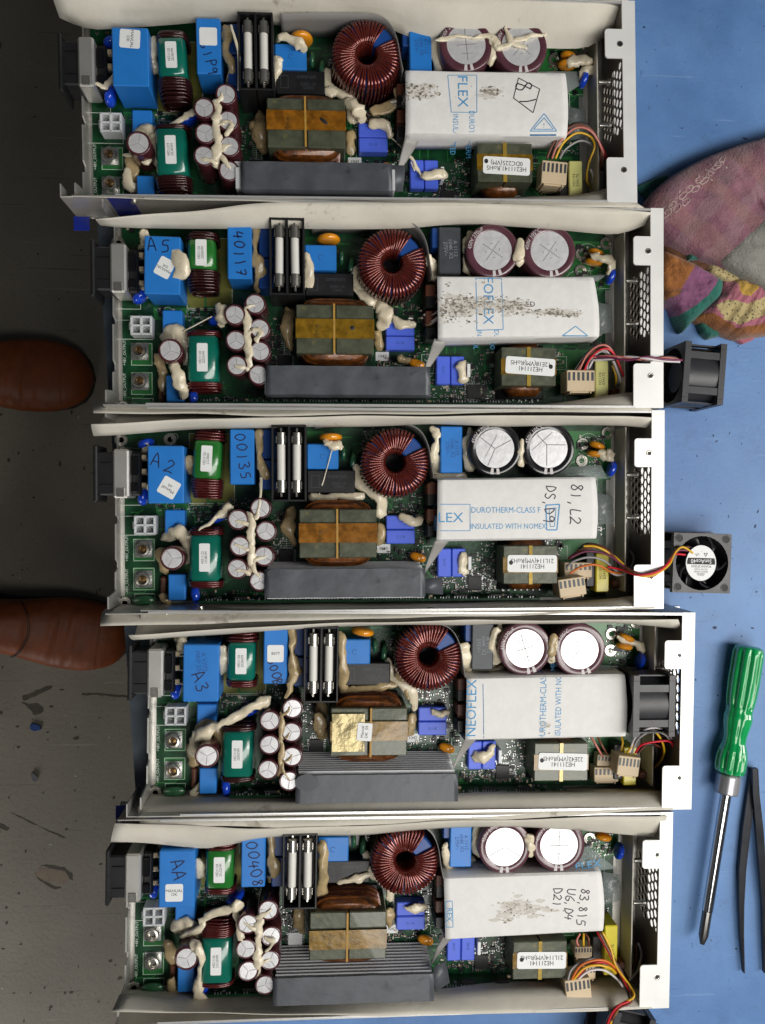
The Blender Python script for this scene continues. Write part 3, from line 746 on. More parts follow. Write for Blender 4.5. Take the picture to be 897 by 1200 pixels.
def board(u, root):
    def mk():
        g = G(); g.box((36.5, -4.5, PCB_T - .8), (327, 124, 1.6), 'pcb', .1)
        return g.mesh('circuit_board')
    o = obj('circuit_board', cached('pcb', mk), root)
    def pads():
        g = G(); z = PCB_T + .02
        for (px0, py0, px1, py1, m) in ((156, 631, 182, 658, 'pcb_pad'), (156, 665, 182, 692, 'pcb_pad'), (222, 508, 276, 592, 'pcb_olive'), (183, 590, 222, 604, 'pcb_pad'), (640, 505, 716, 562, 'pcb_pad'), (656, 632, 702, 660, 'pcb_pad'), (206, 640, 222, 700, 'pcb_pad'), (332, 505, 380, 515, 'pcb_pad')):
            a = c3(px0, py0, PCB_T); b = c3(px1, py1, PCB_T)
            g.add([(a[0], -a[1], z), (b[0], -a[1], z), (b[0], -b[1], z), (a[0], -b[1], z)], [(3, 2, 1, 0)], m)
        r = random.Random(4)
        for _ in range(150):
            x, y = r.uniform(-124, 196), r.uniform(-54, 62); pts = [(x, -y)]
            for k in range(r.randint(1, 3)):
                d = r.choice(((1, 0), (-1, 0), (0, 1), (0, -1), (.7, .7), (-.7, .7))); l = r.uniform(3, 12); x = min(198, max(-126, x + d[0] * l)); y = min(64, max(-56, y + d[1] * l)); pts.append((x, -y))
            g.ribbon(pts, r.choice((.5, .8, 1.4)), z + .015, 'pcb_pad')
        return g.mesh('copper_plane')
    obj('copper_plane', cached('pads', pads), o, kind='stuff')
    obj('silkscreen', cached('silk', lambda: silks(o)), o, kind='stuff')
    obj('surface_components', cached(('smd', u % 3), lambda: smds(30 + u % 3, o, True)), o, kind='stuff')
    def ring():
        g = G(); g.lathe([(4.4, 0), (4.4, .5), (4.0, .9), (2.9, .9), (2.6, .4), (1.9, .4), (1.6, -.2)], (0, 0, 0), 'nickel', 22, cap=False); g.lathe([(1.65, 0), (.1, 0)], (0, 0, 0), 'black', 14); return g.mesh('mounting_screw')
    for px, py in ((142, 515.6), (199.5, 515), (146.5, 707), (683, 520.5), (712, 507.5), (682, 540), (711, 596)):
        a = c3(px, py, PCB_T + .5); obj('mounting_screw', cached('ring', ring), o, (a[0], -a[1], PCB_T))
    # upright daughter board along the lower wall
    def db():
        g = G(); g.box((36, -65.6, 11), (226, 1.6, 17), 'pcb', .1); return g.mesh('daughter_board')
    d = obj('daughter_board', cached('db', db), root)
    def pins():
        g = G(); r = random.Random(9)
        x = -72
        while x < 145:
            if r.random() < .62: g.box((x, -64.3 + r.uniform(-.2, .2), 18.6), (.7, 1.4, 1.1), 'solder', .1)
            if r.random() < .3: g.box((x, -63.8, 14 + r.uniform(-5, 3)), (2.2, 1.6, 1.6), r.choice(('black', 'beige', 'dark_grey')), .1)
            x += 1.9
        for x in (-50, -8, 30, 96, 120): g.box((x, -63.6, 15.5), (9, 2.4, 4), 'black', .3)
        return g.mesh('pin_row')
    obj('pin_row', cached('pins', pins), d, kind='stuff')
    return o

def inlet(u, root):
    x0, y0 = c3(122, 555, 27); 
    o = obj('power_inlet', cached('inlet', inlet_mesh), root, (x0, -y0, PCB_T))
    def clip():
        g = G(); g.box((11, 0, 14.2), (10, 31, 23), 'steel', 1.2); g.box((11, -12, 26.0), (5, 6, .8), 'nickel', .3); return g.mesh('metal_clip')
    obj('metal_clip', cached('clip', clip), o)
    def term():
        g = G(); g.box((19.2, 0, 9.5), (6.4, 28, 19), 'black', 1.2); g.box((18.6, 5, 20), (4.6, 12, 4), 'black_gloss', .8); g.box((18.6, -9, 20), (4.6, 6, 4), 'black_gloss', .8)
        for y in (-9, 0, 9): g.box((24.6, y, 13), (6, 1.2, 5), 'nickel', .2); g.box((23.6, y + 2, 16), (3.0, 2.8, 2.4), 'beige', .3)
        return g.mesh('terminal_block')
    obj('terminal_block', cached('term', term), o)
def inlet_mesh():
    g = G(); g.box((1.2, 0, 12.5), (13, 27.5, 22), 'black', 1.0); g.box((-5.0, 0, 12), (2.4, 36, 26), 'black', .8)
    for y in (-7, 7): g.box((1.5, y, 23.6), (8, .7, .5), 'black_gloss', .1)
    return g.mesh('power_inlet', .5)

def toroid(u, root):
    x, y = LM['toroid'][u]; ro, ri, z0, z1 = 20.2, 7.4, 8.0, 29.0
    def core():
        g = G(); g.lathe([(ri, z0), (ro, z0), (ro, z1 - 1), (ro - 1, z1), (ri + 1, z1), (ri, z1 - 1), (ri, z0)], (0, 0, 0), 'blue_dark', 40, cap=False); return g.mesh('toroidal_inductor')
    o = obj('toroidal_inductor', cached('torc', core), root, (x, -y, 0))
    def wd():
        g = G(); N = 50; r = random.Random(3)
        for k in range(N):
            a = math.radians(57 + 328 * k / (N - 1) ) + r.uniform(-.018, .018); sh = r.uniform(-.03, .03)
            w_o, w_i = 1.02, .55
            prof = [(ro + 1.0, z0 - .5), (ro + 1.35, (z0 + z1) / 2), (ro + 1.1, z1 - .6), (ro - .2, z1 + 1.0), (ro * .8, z1 + 1.5), (ri + 3.5, z1 + 1.4), (ri + .8, z1 + .9), (ri - .7, z1 - 1.0), (ri - .9, (z0 + z1) / 2), (ri - .6, z0), (ri + 1, z0 - 1.0), (ro - .5, z0 - 1.2)]
            pts = [(p * math.cos(a + sh * (i > 5)), p * math.sin(a + sh * (i > 5)), z + r.uniform(-.12, .12)) for i, (p, z) in enumerate(prof)]
            rad = [w_o if p > ro - 1 else (w_i + (w_o - w_i) * max(0, (p - ri) / (ro - ri))) for p, z in prof]
            g.tube(pts, rad, 'copper', 7, closed=True)
        # a second loose layer on the outside
        for k in range(20):
            a = math.radians(200 + 130 * k / 19)
            g.tube([((ro + 2.4) * math.cos(a), (ro + 2.4) * math.sin(a), z0 - 2), ((ro + 2.7) * math.cos(a + .03), (ro + 2.7) * math.sin(a + .03), 18), ((ro + 1.8) * math.cos(a + .05), (ro + 1.8) * math.sin(a + .05), z1 - 2)], .8, 'enamel', 6)
        return g.mesh('winding', 1.2)
    obj('winding', cached('torw', wd), o)
    def foot():
        g = G(); g.lathe([(20, 0), (20, 3.8)], (0, 0, PCB_T), 'black', 30); return g.mesh('base')
    obj('base', cached('torf', foot), o)

def transformer(u, root):
    x, y = LM['xfmr'][u]; W, D, z1 = 49.6, 31.0, 35.3
    tape = ['kapton_o', 'kapton', 'kapton_o', 'kapton', 'kapton'][u]
    def core():
        g = G()
        for s_ in (-1, 1): g.box((s_ * (W / 4 + .2), 0, 19), (W / 2 - .6, D, z1 - 19 + 13), 'ferrite', .6)
        return g.mesh('transformer', .5)
    o = obj('transformer', cached('xfc', core), root, (x, -y, 0))
    g = G()
    z = z1 + .02
    D3 = D * .40
    yy = [1.0, 0, 0.5, 1.0, -1.5][u]
    g.box((0, yy, z + .06), (W + .3, D3, .25), tape, .05); g.box((-W / 2 - .12, yy, 24), (.25, D3, 22), tape, .05); g.box((W / 2 + .12, yy, 24), (.25, D3, 22), tape, .05)
    obj('amber_tape', g, o)
    g = G(); g.box((-.6 if u != 3 else 1.0, 0, z + .25), (1.3, D + .6, .5), 'fibre', .1); obj('gap_strip', g, o)
    def wd():
        g = G()
        for s_ in (-1, 1):
            n = 40; P = []
            for k in range(7):
                f = k / 6
                P.append((f, 6.0 + 20 * f))
            # racetrack bulge below the core
        prof = [(.90, 6), (.97, 9), (1, 14), (1, 23), (.96, 27), (.9, 29)]
        pts = [(math.copysign(abs(math.cos(a)) ** .45, math.cos(a)) * 22.5, math.copysign(abs(math.sin(a)) ** .5, math.sin(a)) * 20.6) for a in [2 * math.pi * i / 44 for i in range(44)]]
        vs = [(px * s_, py * s_, z) for s_, z in prof for px, py in pts]; n = 44
        g.add(vs, [(j * n + i, j * n + (i + 1) % n, (j + 1) * n + (i + 1) % n, (j + 1) * n + i) for j in range(5) for i in range(n)], 'winding')
        g.f.append(tuple(5 * n + i for i in range(n))); g.mi.append(0)
        for k in range(9):
            s_ = 1.012; z = 8 + k * 2.1
            g.tube([(px * s_, py * s_, z) for px, py in pts], .75, 'winding' if k % 3 else 'enamel', 5, closed=True)
        g.box((0, 0, 5), (42, 40, 2), 'black', .5)
        return g.mesh('winding', 1.0)
    obj('winding', cached('xfw', wd), o)
    if u == 3:
        g = G()
        vs = []
        rows = [[(-W / 2 + 1 + i * 1.6, -12 + j * 2.2, z1 + .35 + .3 * noise.noise(Vector((i * .7, j * .8, 2)))) for i in range(14)] for j in range(12)]
        g.grid(rows, 'silver_tape'); obj('silver_tape', g.mesh('silver_tape', 1.5), o)
        g = sticker_geo(9.5, 11.5); obj('sticker', g, o, (-3.0, .8, z1 + .9), math.radians(-4))
        g = G(); put_text(g, 'Manual\nOK  59', 2.7, 0, 0, .2, math.pi / 2); obj('lettering', g, o, (-3.0, .8, z1 + .9), math.radians(-4))
    elif u in (0, 1):
        g = G(); g.lathe([(1.3 if u else 1.0, 0), (.9, .15), (0, .2)], (0, 0, 0), 'ink', 14, sx=(1.1 if u else 3.2), sy=1.2, mtx=Matrix.Rotation(-.7 if u == 0 else 1.2, 3, 'Z')); obj('ink_blot', g, o, (11, .6, z + .2))
    elif u == 4:
        pass
    # label for scorched varnish
    return o

def small_transformer(u, root):
    x, y = LM['xf2'][u]; W, D, z1 = 36.5, 25.0, 30.2
    def core():
        g = G()
        for s_ in (-1, 1): g.box((s_ * (W / 4 + .1), 0, 18), (W / 2 - .5, D, 24), 'ferrite', .5)
        return g.mesh('small_transformer', .5)
    o = obj('small_transformer', cached('x2c', core), root, (x, -y, 0))
    g = G(); g.box((0, 0, z1 + .15), (2.6, D + .5, .3), 'kapton_y', .1); g.box((0, 0, z1 + .05), (W + .3, D * .42, .2), 'kapton', .05); obj('amber_tape', g, o)
    def wd():
        g = G(); g.box((0, 0, 12), (25, 35, 15), 'winding', 4); g.box((0, 0, 5), (33, 37, 3), 'black', .6)
        for k in range(7):
            for s_ in (-1, 1): g.box((-13 + k * 4.3, s_ * 18.3, 5), (1, 2.4, 1), 'solder')
        return g.mesh('winding', 1)
    obj('winding', cached('x2w', wd), o)
    body = ['HE211141,RoHS\n0DC225(VM)', 'HE211141\n12E18(VM)RoHS', 'HE211141\n21L114(VM)RoHS', 'HE211141\n22E42(VM)RoHS', 'HE211141\n21L114(VM)RoHS'][u]
    dy = [-2.5, .2, .9, .5, .2][u]; rz = math.pi + [-.04, -.06, -.01, -.03, -.02][u]
    g = sticker_geo(33.0 if u else 31, 11.2, 1.6); obj('sticker', g, o, (1.0, dy, z1 + .33), rz)
    g = G(); put_text(g, body, 4.2, 0, -.1, .2, 0, 'ink', .93, line=.85)
    g.lathe([(1.5, .18), (0, .2)], ((14.2 if u in (2, 3) else (-13.6 if u == 1 else 13.5)), (-.6 if u else -2.4), 0), 'ink', 14, sx=.9)
    obj('lettering', g, o, (1.0, dy, z1 + .33), rz)

def heatsink(u, root):
    xl = (LM['hsLT'][u][0] + LM['hsLB'][u][0]) / 2; yt = LM['hsLT'][u][1]; yb = LM['hsLB'][u][1]; xr = LM['hsRB'][u][0]
    xc = 18.5
    def hs():
        g = G(); g.box((0, -55.5, 19.5), (101, 13.4, 30), 'heatsink', .4); return g.mesh('heatsink', .4)
    o = obj('heatsink', cached('hs', hs), root, (xc, 0, 0))
    def fin():
        g = G(); g.box((0, 0, 0), (101, 7.5, .9), 'heatsink', .15); return g.mesh('fin', .4)
    for k in range(10): obj('fin', cached('fin', fin), o, (rnd.uniform(-.6, .6), -44.4 - .46 * k, 6.5 + k * 2.9))
    # tape cap folded over the top
    w = xr - xl; n = 30; rows = []
    for (dy, z) in ((yt + .3, 33.2), (yt, 36.2), (yb, 36.4), (yb + 1.2, 33), (yb + 1.5, 26)):
        rows.append([(xl + w * i / n, -(dy + .25 * noise.noise(Vector((i * .25, u, 0)))), z + .35 * noise.noise(Vector((i * .22, dy * .1, u)))) for i in range(n + 1)])
    g = G(); g.grid(rows, 'hs_tape'); t = obj('heatsink_tape', g.mesh('heatsink_tape', .45), root); solidify(t, .25)
    if u in (2, 4, 0):
        fl = {0: [(476, 193), (473, 222), (452, 220), (452, 193)], 2: [(497, 679), (520, 676), (521, 698), (498, 695)], 4: [(508, 1135), (524, 1130), (529, 1158), (510, 1163)]}[u]
        z = 34.8; P = [cu(u, a, b, z) for a, b in fl]
        g = G(); g.add([(P[0][0], -P[0][1], z - 1), (P[1][0], -P[1][1], z - 4), (P[2][0], -P[2][1], z - 6), (P[3][0], -P[3][1], z - .5)], [(0, 3, 2, 1)], 'hs_tape')
        solidify(obj('tape_flap', g, root), .25)
    if u in (2, 3):
        g = G(); px, py = ((321, 672) if u == 2 else (360, 917)); a = cu(u, px, py, 36.4)
        g.lathe([(7.6 if u == 3 else 4.2, 0), (0, .02)], (a[0], -a[1], 37.0), 'dark_grey', 24, sx=1, sy=.72); obj('dark_patch', g, root)

def sleeve(u, root):
    LT, LB, RT, RB = LM['nLT'][u], LM['nLB'][u], LM['nRT'][u], LM['nRB'][u]
    lo = [14, 14, 10, 9, 9][u]
    prof = [(-.035, 9, 0), (-.035, 24, 0), (-.028, 30.5, 0), (0, 32.6, 1), (.06, 33.1, 1), (.25, 33.4, 1), (.5, 33.7, 1), (.75, 33.5, 1), (.94, 33.0, 1), (1.0, 32.5, 1), (1.025, 30.6, 0), (1.04, 26, 0), (1.05, 20, 0), (1.06, lo, 0)]
    n = 26; rows = []
    for f, z, top in prof:
        row = []
        for i in range(n + 1):
            s_ = i / n
            x0 = LT[0] + (LB[0] - LT[0]) * f; x1 = RT[0] + (RB[0] - RT[0]) * f
            y0 = LT[1] + (LB[1] - LT[1]) * f; y1 = RT[1] + (RB[1] - RT[1]) * f
            zz = z - (1.2 * s_ if top else 0) + .35 * noise.noise(Vector((s_ * 5, f * 3, u)))
            row.append((x0 + (x1 - x0) * s_ + (1.0 * math.sin(math.pi * f) * s_ if top else 0), -(y0 + (y1 - y0) * s_), zz))
        rows.append(row)
    g = G(); g.grid(rows, 'nomex')
    o = obj('insulation_sleeve', g.mesh('insulation_sleeve', .55), root); solidify(o, .4)
    def inner():
        g = G(); g.box((132, -4.5, 16), (100, 30, 22), 'dark_grey', 1)
        for k, y in enumerate((-17, -5, 6, 14)):
            g.box((76, -4.5 + y * .9, 14), (7, 8, 16), 'brown_comp' if k % 2 else 'black', .5)
        return g.mesh('switch_heatsink')
    obj('switch_heatsink', cached('inner', inner), root)
    # print on the sleeve
    p = G()
    from mathutils.bvhtree import BVHTree
    bv = BVHTree.FromPolygons([Vector(v) for v in g.v], g.f)
    def zf(x, yd):
        h = bv.ray_cast(Vector((x, -yd, 80)), Vector((0, 0, -1)))[0]
        return (h.z if h is not None else 20) + .32
    def drape(fn):
        q = G(); fn(q)
        # cut long faces so that print follows the sheet
        o0 = len(p.v); p.v += [(x, y, zf(x, -y)) for x, y, _ in q.v]
        for f, mi in zip(q.f, q.mi): p.f.append(tuple(i + o0 for i in f)); p.mi.append(p._m(q.mats[mi]))
    Q = lambda px, py: (lambda a: (a[0], -a[1]))(cu(u, px, py, 33))
    def seg(q, a, b, w, m, n=10):
        q.ribbon([(a[0] + (b[0] - a[0]) * i / n, a[1] + (b[1] - a[1]) * i / n) for i in range(n + 1)], w, 0, m)
    def box(pts, w=.45, m='blue_ink'):
        def f(q):
            for i in range(len(pts)): seg(q, Q(*pts[i]), Q(*pts[(i + 1) % len(pts)]), w, m)
        drape(f)
    def txt(body, size, px, py, rot, m='blue_ink', sx=1.0, spacing=1.0):
        a = Q(px, py); drape(lambda q: put_text(q, body, size, a[0], a[1], 0, rot, m, sx, spacing))
    def hand(s, size, px, py, rot, w=.8, m='pen', seed=0, pitch=1.25):
        a = Q(px, py); drape(lambda q: handwrite(q, s, size, a[0], a[1], 0, rot, w, m, pitch, seed))
    CW, CCW = -math.pi / 2, math.pi / 2
    if u == 0:
        box([(525, 88), (559, 88), (559, 132), (529, 132)]); txt('FLEX', 9.2, 542, 107, CW, sx=1.05)
        txt('DUROTHERM', 5.2, 553, 153, CW, sx=.8); txt('INSULATED', 5.0, 534, 153, CW, sx=.8)
        hand('81', 7.5, 616, 111, -1.05 - .3, .8, 'ink', 3); box([(608, 91), (633, 104), (625, 132), (602, 115)], .6, 'ink')
        box([(622, 153), (638, 133), (653, 153)], .6); box([(626, 151), (638, 138), (649, 151)], .5); txt('!', 4, 638, 147, 0)
        box([(622, 157), (653, 157)], .8)
    elif u == 1:
        box([(558, 326), (588, 326), (590, 386), (559, 387)], .5); txt('EOFLEX', 9.4, 572, 352, CW, sx=.95)
        txt('INSUL', 4.6, 562, 396, CW, sx=.8); txt('DURO', 4.6, 582, 396, CW, sx=.8)
        box([(660, 393), (675, 382), (690, 393)], .6); txt('ED', 5, 622, 357, .05, 'pen')
    elif u == 2:
        box([(512, 591), (551, 591), (551, 622), (512, 622)], .45); txt('LEX', 9.0, 528, 607, 0, sx=1.1)
        txt('DUROTHERM-CLASS F', 5.4, 593, 598, 0, sx=.86); txt('INSULATED WITH NOMEX', 5.0, 596, 617, 0, sx=.84)
        box([(640, 592), (656, 591), (653, 621), (641, 621)], .8); box([(644, 596), (652, 595), (650, 617), (645, 617)], .5)
        hand('81,L2', 5.4, 675, 591, CW - .05, .75, 'pen', 1, 1.0); hand('DS,D9', 5.0, 645, 591, CW - .08, .7, 'pen', 2, 1.0)
    elif u == 3:
        txt('NEOFLEX', 9.3, 553, 830, CCW, sx=.95); box([(566, 795), (567, 865)], .4)
        txt('DUROTHERM-CLASS F', 6.0, 637, 826, CCW, sx=.82, m='blue_ink'); txt('INSULATED WITH NOMEX', 5.6, 655, 822, CCW, sx=.78)
    else:
        box([(522, 1056), (530, 1055), (531, 1086), (523, 1086)], .45); txt('REX', 5, 526.5, 1071, CW)
        hand('83,815', 4.4, 684, 1063, CW - .12, .65, 'pen', 1, .92); hand('U6,D4', 4.4, 668, 1060, CW - .12, .65, 'pen', 5, .95); hand('D21', 4.4, 653, 1052, CW - .12, .65, 'pen', 6, .95)
    obj('sleeve_print', p.mesh('sleeve_print', smooth=False), o, kind='stuff')
    # scuffs rubbed into the paper
    r = random.Random(u * 5 + 1)
    sc = G()
    spots = {0: [((489, 108), 26, 55, 5), ((575, 108), 14, 30, 3)], 1: [((533, 360), 26, 130, 9), ((570, 357), 28, 90, 5), ((600, 360), 22, 70, 4), ((650, 366), 30, 60, 2), ((668, 368), 12, 20, 2)], 2: [], 3: [((640, 850), 10, 6, 3)], 4: [((593, 1070), 10, 30, 6), ((612, 1062), 20, 60, 7), ((625, 1066), 26, 30, 5)]}[u]
    for (px, py), wx, n_, hy in spots:
        for _ in range(n_ // 2 + 2):
            a = Q(px + r.gauss(0, wx * .5), py + r.gauss(0, hy * .8)); k = 9; s_ = r.uniform(.8, 2.2)
            poly = [(a[0] + s_ * r.uniform(.6, 1.3) * math.cos(2 * math.pi * i / k) * 2.0, a[1] + s_ * .7 * r.uniform(.6, 1.2) * math.sin(2 * math.pi * i / k)) for i in range(k)]
            o0 = len(sc.v); zz = -.06 + r.uniform(0, .05); sc.v += [(x, y, zf(x, -y) + zz) for x, y in poly]; sc.f.append(tuple(o0 + i for i in range(k))); sc.mi.append(sc._m('scuff_f'))
        for _ in range(int(n_ * [2.4, 1.9, 1, 2, 1.2][u])):
            a = Q(px + r.gauss(0, wx * .5), py + r.gauss(0, hy)); k = r.randint(4, 6); s_ = abs(r.gauss(.2, .36)) + .14
            poly = [(a[0] + s_ * r.uniform(.4, 1.3) * math.cos(2 * math.pi * i / k) * 1.5, a[1] + s_ * r.uniform(.4, 1.2) * math.sin(2 * math.pi * i / k)) for i in range(k)]
            o0 = len(sc.v); zz = r.uniform(.02, .1); sc.v += [(x, y, zf(x, -y) + zz) for x, y in poly]; sc.f.append(tuple(o0 + i for i in range(k))); sc.mi.append(sc._m(r.choice(('scuff', 'scuff', 'scuff_l', 'scuff_d') if u < 2 else ('scuff', 'scuff_l', 'scuff_l', 'scuff_f'))))
    if sc.v: obj('scuff_mark', sc.mesh('scuff_mark', smooth=False), o, kind='stuff')

def barrier(u, root):
    def path_sheet(pts, z0, z1, lean=0.0, n=5):
        P = smooth_path([(a[0], -a[1], 0) for a in pts], n)
        return [[(p.x, p.y - lean * t, z0 + (z1 - z0) * t) for p in P] for t in (0, .35, .7, 1)]
    pts = [c3(px, py, 32) for px, py in ((368, 499), (400, 497), (455, 496), (478, 497), (493, 505), (502, 522), (506, 545), (509, 560))]
    g = G(); g.grid(path_sheet(pts, 5, 33), 'grey_film'); solidify(obj('barrier_film', g.mesh('barrier_film', 1.5), root), .3)
    A, B, C = c3(511, 632, 30), c3(529, 632, 29), c3(496, 676, 22)
    rows = []
    for t in np.linspace(0, 1, 7):
        row = []
        for q in np.linspace(0, 1, 5):
            e = (A[0] + (B[0] - A[0]) * q, A[1] + (B[1] - A[1]) * q); zt_ = 29.5 - 4 * q
            row.append((e[0] + (C[0] - e[0]) * t * (.99 if q else .97), -(e[1] + (C[1] - e[1]) * t), zt_ + (20 - zt_) * t - 3 * math.sin(math.pi * t)))
        rows.append(row)
    g = G(); g.grid(rows, 'flap_film'); solidify(obj('sleeve_flap', g.mesh('sleeve_flap', 1.5), root), .3)
    # clear film between the sleeve and the bulk capacitors
    z = 12
    poly = {0: [(596, 84), (690, 84), (683, 98), (662, 112), (640, 122)], 1: [(640, 326), (712, 322), (700, 330), (640, 330)], 2: [(630, 560), (712, 561), (704, 545), (668, 547)], 3: [(660, 778), (748, 792), (722, 780), (690, 778)], 4: [(634, 1030), (722, 1017), (706, 1005), (690, 990), (660, 1002)]}[u]
    zz = 24 if u == 4 else 12
    P = [cu(u, a, b, zz) for a, b in poly]
    g = G(); g.add([(a[0], -a[1], zz + i * .3) for i, a in enumerate(P)], [tuple(range(len(P)))], 'clear_film'); fo = obj('clear_film', g, root); solidify(fo, .25)
    if u == 4:
        g = G(); a = cu(u, 688, 1012, 24); put_text(g, 'FLEX', 7, a[0], -a[1], 26.6, .14, 'blue_ink', 1.2); obj('lettering', g, fo)
    # tongue of film right of the sleeve
    poly = [(698, 577), (718, 581), (720, 612), (700, 616)]
    P = [c3(a, b, 8) for a, b in poly]; g = G(); g.add([(a[0], -a[1], 8) for a in P], [(0, 1, 2, 3)], 'clear_film'); solidify(obj('clear_film', g, root), .3)
    # beige edge strip by the perforated end
    a = c3(721, 503, PCB_T); b = c3(721, 690, PCB_T)
    g = G(); g.box((a[0] + .6, -(a[1] + b[1]) / 2, 13), (.9, b[1] - a[1], 19), 'paper', .1); g.box((a[0] + 2.2, -(a[1] + b[1]) / 2, 11), (.8, b[1] - a[1], 14), 'steel', .1)
    obj('edge_strip', g, root)
    for dy in (-11, 18):
        g = G(); mt = Matrix.Rotation(math.pi / 2, 3, 'Y'); g.lathe([(1.6, 0), (1.6, 6), (2.4, 6), (2.4, 8)], (0, 0, 0), 'nickel', 12, mtx=mt); obj('standoff', g, root, (a[0] + 3, dy, 18))

def fuse_box(u, root):
    x = (LM_f[u][0][0] + LM_f[u][1][0]) / 2; y = LM_f[u][0][1] + .6
    def mk():
        g = G(); W, D, z1 = 22.0, 48.5, 36.5
        for s_ in (-1, 0, 1): g.box((s_ * (W / 2 - .6), 0, (z1 + PCB_T) / 2), (1.2 if s_ else 1.4, D, z1 - PCB_T), 'black', .2)
        for s_ in (-1, 1): g.box((0, s_ * (D / 2 - .6), (z1 + PCB_T) / 2), (W - 2.4, 1.2, z1 - PCB_T - .4), 'black', .2)
        g.box((0, 0, 14), (W - 2.4, D - 2.4, 18), 'black', .1)
        return g.mesh('fuse_holder', .4)
    o = obj('fuse_holder', cached('fh', mk), root, (x, -y, 0))
    def fu():
        g = G(); mt = Matrix.Rotation(math.pi / 2, 3, 'X')
        g.lathe([(2.7, -11.5), (2.7, 11.5)], (0, 0, 0), 'ceramic', 18, mtx=mt)
        for s_ in (-1, 1):
            a, b = (11.0, 19.2) if s_ > 0 else (-19.2, -11.0)
            g.lathe([(2.4, a), (2.95, a + .3), (2.95, b - .3), (2.4, b)], (0, 0, 0), 'nickel', 18, mtx=mt)
            g.box((0, s_ * 20.6, -.4), (1.4, 2.6, 1.0), 'nickel', .2)
            for q in (-1, 1): g.box((q * 3.1, s_ * 14.5, -1.5), (.4, 4.5, 5), 'nickel', .1)
        return g.mesh('fuse', .6)
    for q in (0, 1): obj('fuse', cached('fu', fu), o, ((-5.0, 4.9)[q], .6, 33.2), rnd.uniform(-.012, .012))
LM_f = [[(-22.4, -23.5), (-12.8, -23.5)], [(-22.4, -25.2), (-12.6, -24.6)], [(-22.5, -24.6), (-12.9, -24.6)], [(-23.2, -24.8), (-13.4, -24.8)], [(-22.6, -23.5), (-12.5, -23.3)]]

def lettering(parent, fn, z, name='lettering'):
    g = G(); fn(g); o = obj(name, g.mesh(name, smooth=False), parent, (0, 0, z)); return o

def connector(root, u, px, py, z, w=13.5, d=9.5, h=13, rz=0.0, n=6, name='wire_connector'):
    x, y = cu(u, px, py, z)
    def mk():
        g = G(); g.box((0, 0, -h / 2), (w, d, h), 'beige', .4)
        g.box((0, -d / 2 - .5, -h * .45), (w * .62, 1.0, h * .75), 'beige', .2)
        for s_ in (-1, 1): g.box((s_ * w * .36, -d / 2 - .7, -h * .5), (1.0, 1.4, h * .95), 'beige', .15)
        for k in range(n): g.box((-w / 2 + w * (k + .5) / n, d * .2, .02), (w / n * .55, d * .4, .12), 'dark_grey')
        return g.mesh('wire_connector', .5)
    return obj(name, cached(('con', w, d, h, n), mk), root, (x, -y, z), rz)

UNIT_LABELS = [
 'topmost power supply unit, pale sleeve marked 81 inside a drawn box, no fan attached',
 'power supply unit with A5 on its blue capacitor and a grey scratch along its sleeve',
 'power supply unit with A2 on its blue capacitor and black sleeved bulk capacitors',
 'power supply unit with its black fan still fitted inside the perforated end',
 'bottommost power supply unit, sleeve marked D21 and finned heatsink well in view',
]
TOP_A = [[(60, -9), (400, -9), (738, -6)], [(112, 257), (157, 252), (232, 247), (281, 240), (330, 237), (560, 238), (700, 243), (763, 248)], [(107, 497), (229, 491), (400, 488), (560, 487), (740, 487), (764, 491)],
         [(151, 744), (217, 740), (391, 730), (560, 727), (795, 726)], [(135, 963), (300, 972), (450, 966), (600, 960), (782, 956)]]
TOP_B = [[(70, 14), (90, 37), (130, 33), (200, 30), (250, 24), (300, 24), (440, 24), (470, 42), (520, 55), (700, 57), (722, 36), (730, 12)],
         [(118, 263), (130, 267), (300, 268), (420, 268), (480, 268), (560, 260), (640, 268), (731, 276), (752, 268), (764, 256)],
         [(110, 511), (229, 503), (350, 500), (430, 499), (500, 498), (700, 499), (750, 498), (765, 502)],
         [(157, 750), (217, 746), (391, 734), (560, 731), (690, 730), (765, 733), (797, 737)],
         [(130, 987), (180, 988), (249, 996), (290, 984), (312, 981), (420, 978), (520, 970), (600, 968), (680, 973), (770, 981)]]
BOT_B = [[(85, 232), (450, 234), (680, 230), (716, 219)], [(110, 473), (330, 478), (620, 476), (664, 471), (742, 459)], [(120, 717), (200, 715), (340, 711), (640, 708), (690, 706), (748, 697)],
         [(162, 947), (215, 944), (330, 941), (590, 931), (700, 929), (778, 928)], [(140, 1166), (240, 1180), (310, 1181), (480, 1168), (560, 1163), (640, 1160), (750, 1163)]]
BOT_A = [[(72, 230), (450, 240), (755, 243)], [(110, 484), (330, 487), (765, 481)], [(118, 734), (320, 728), (640, 720), (768, 712)], [(165, 967), (330, 970), (590, 961), (790, 948)], [(131, 1186), (450, 1190), (640, 1187), (765, 1182)]]

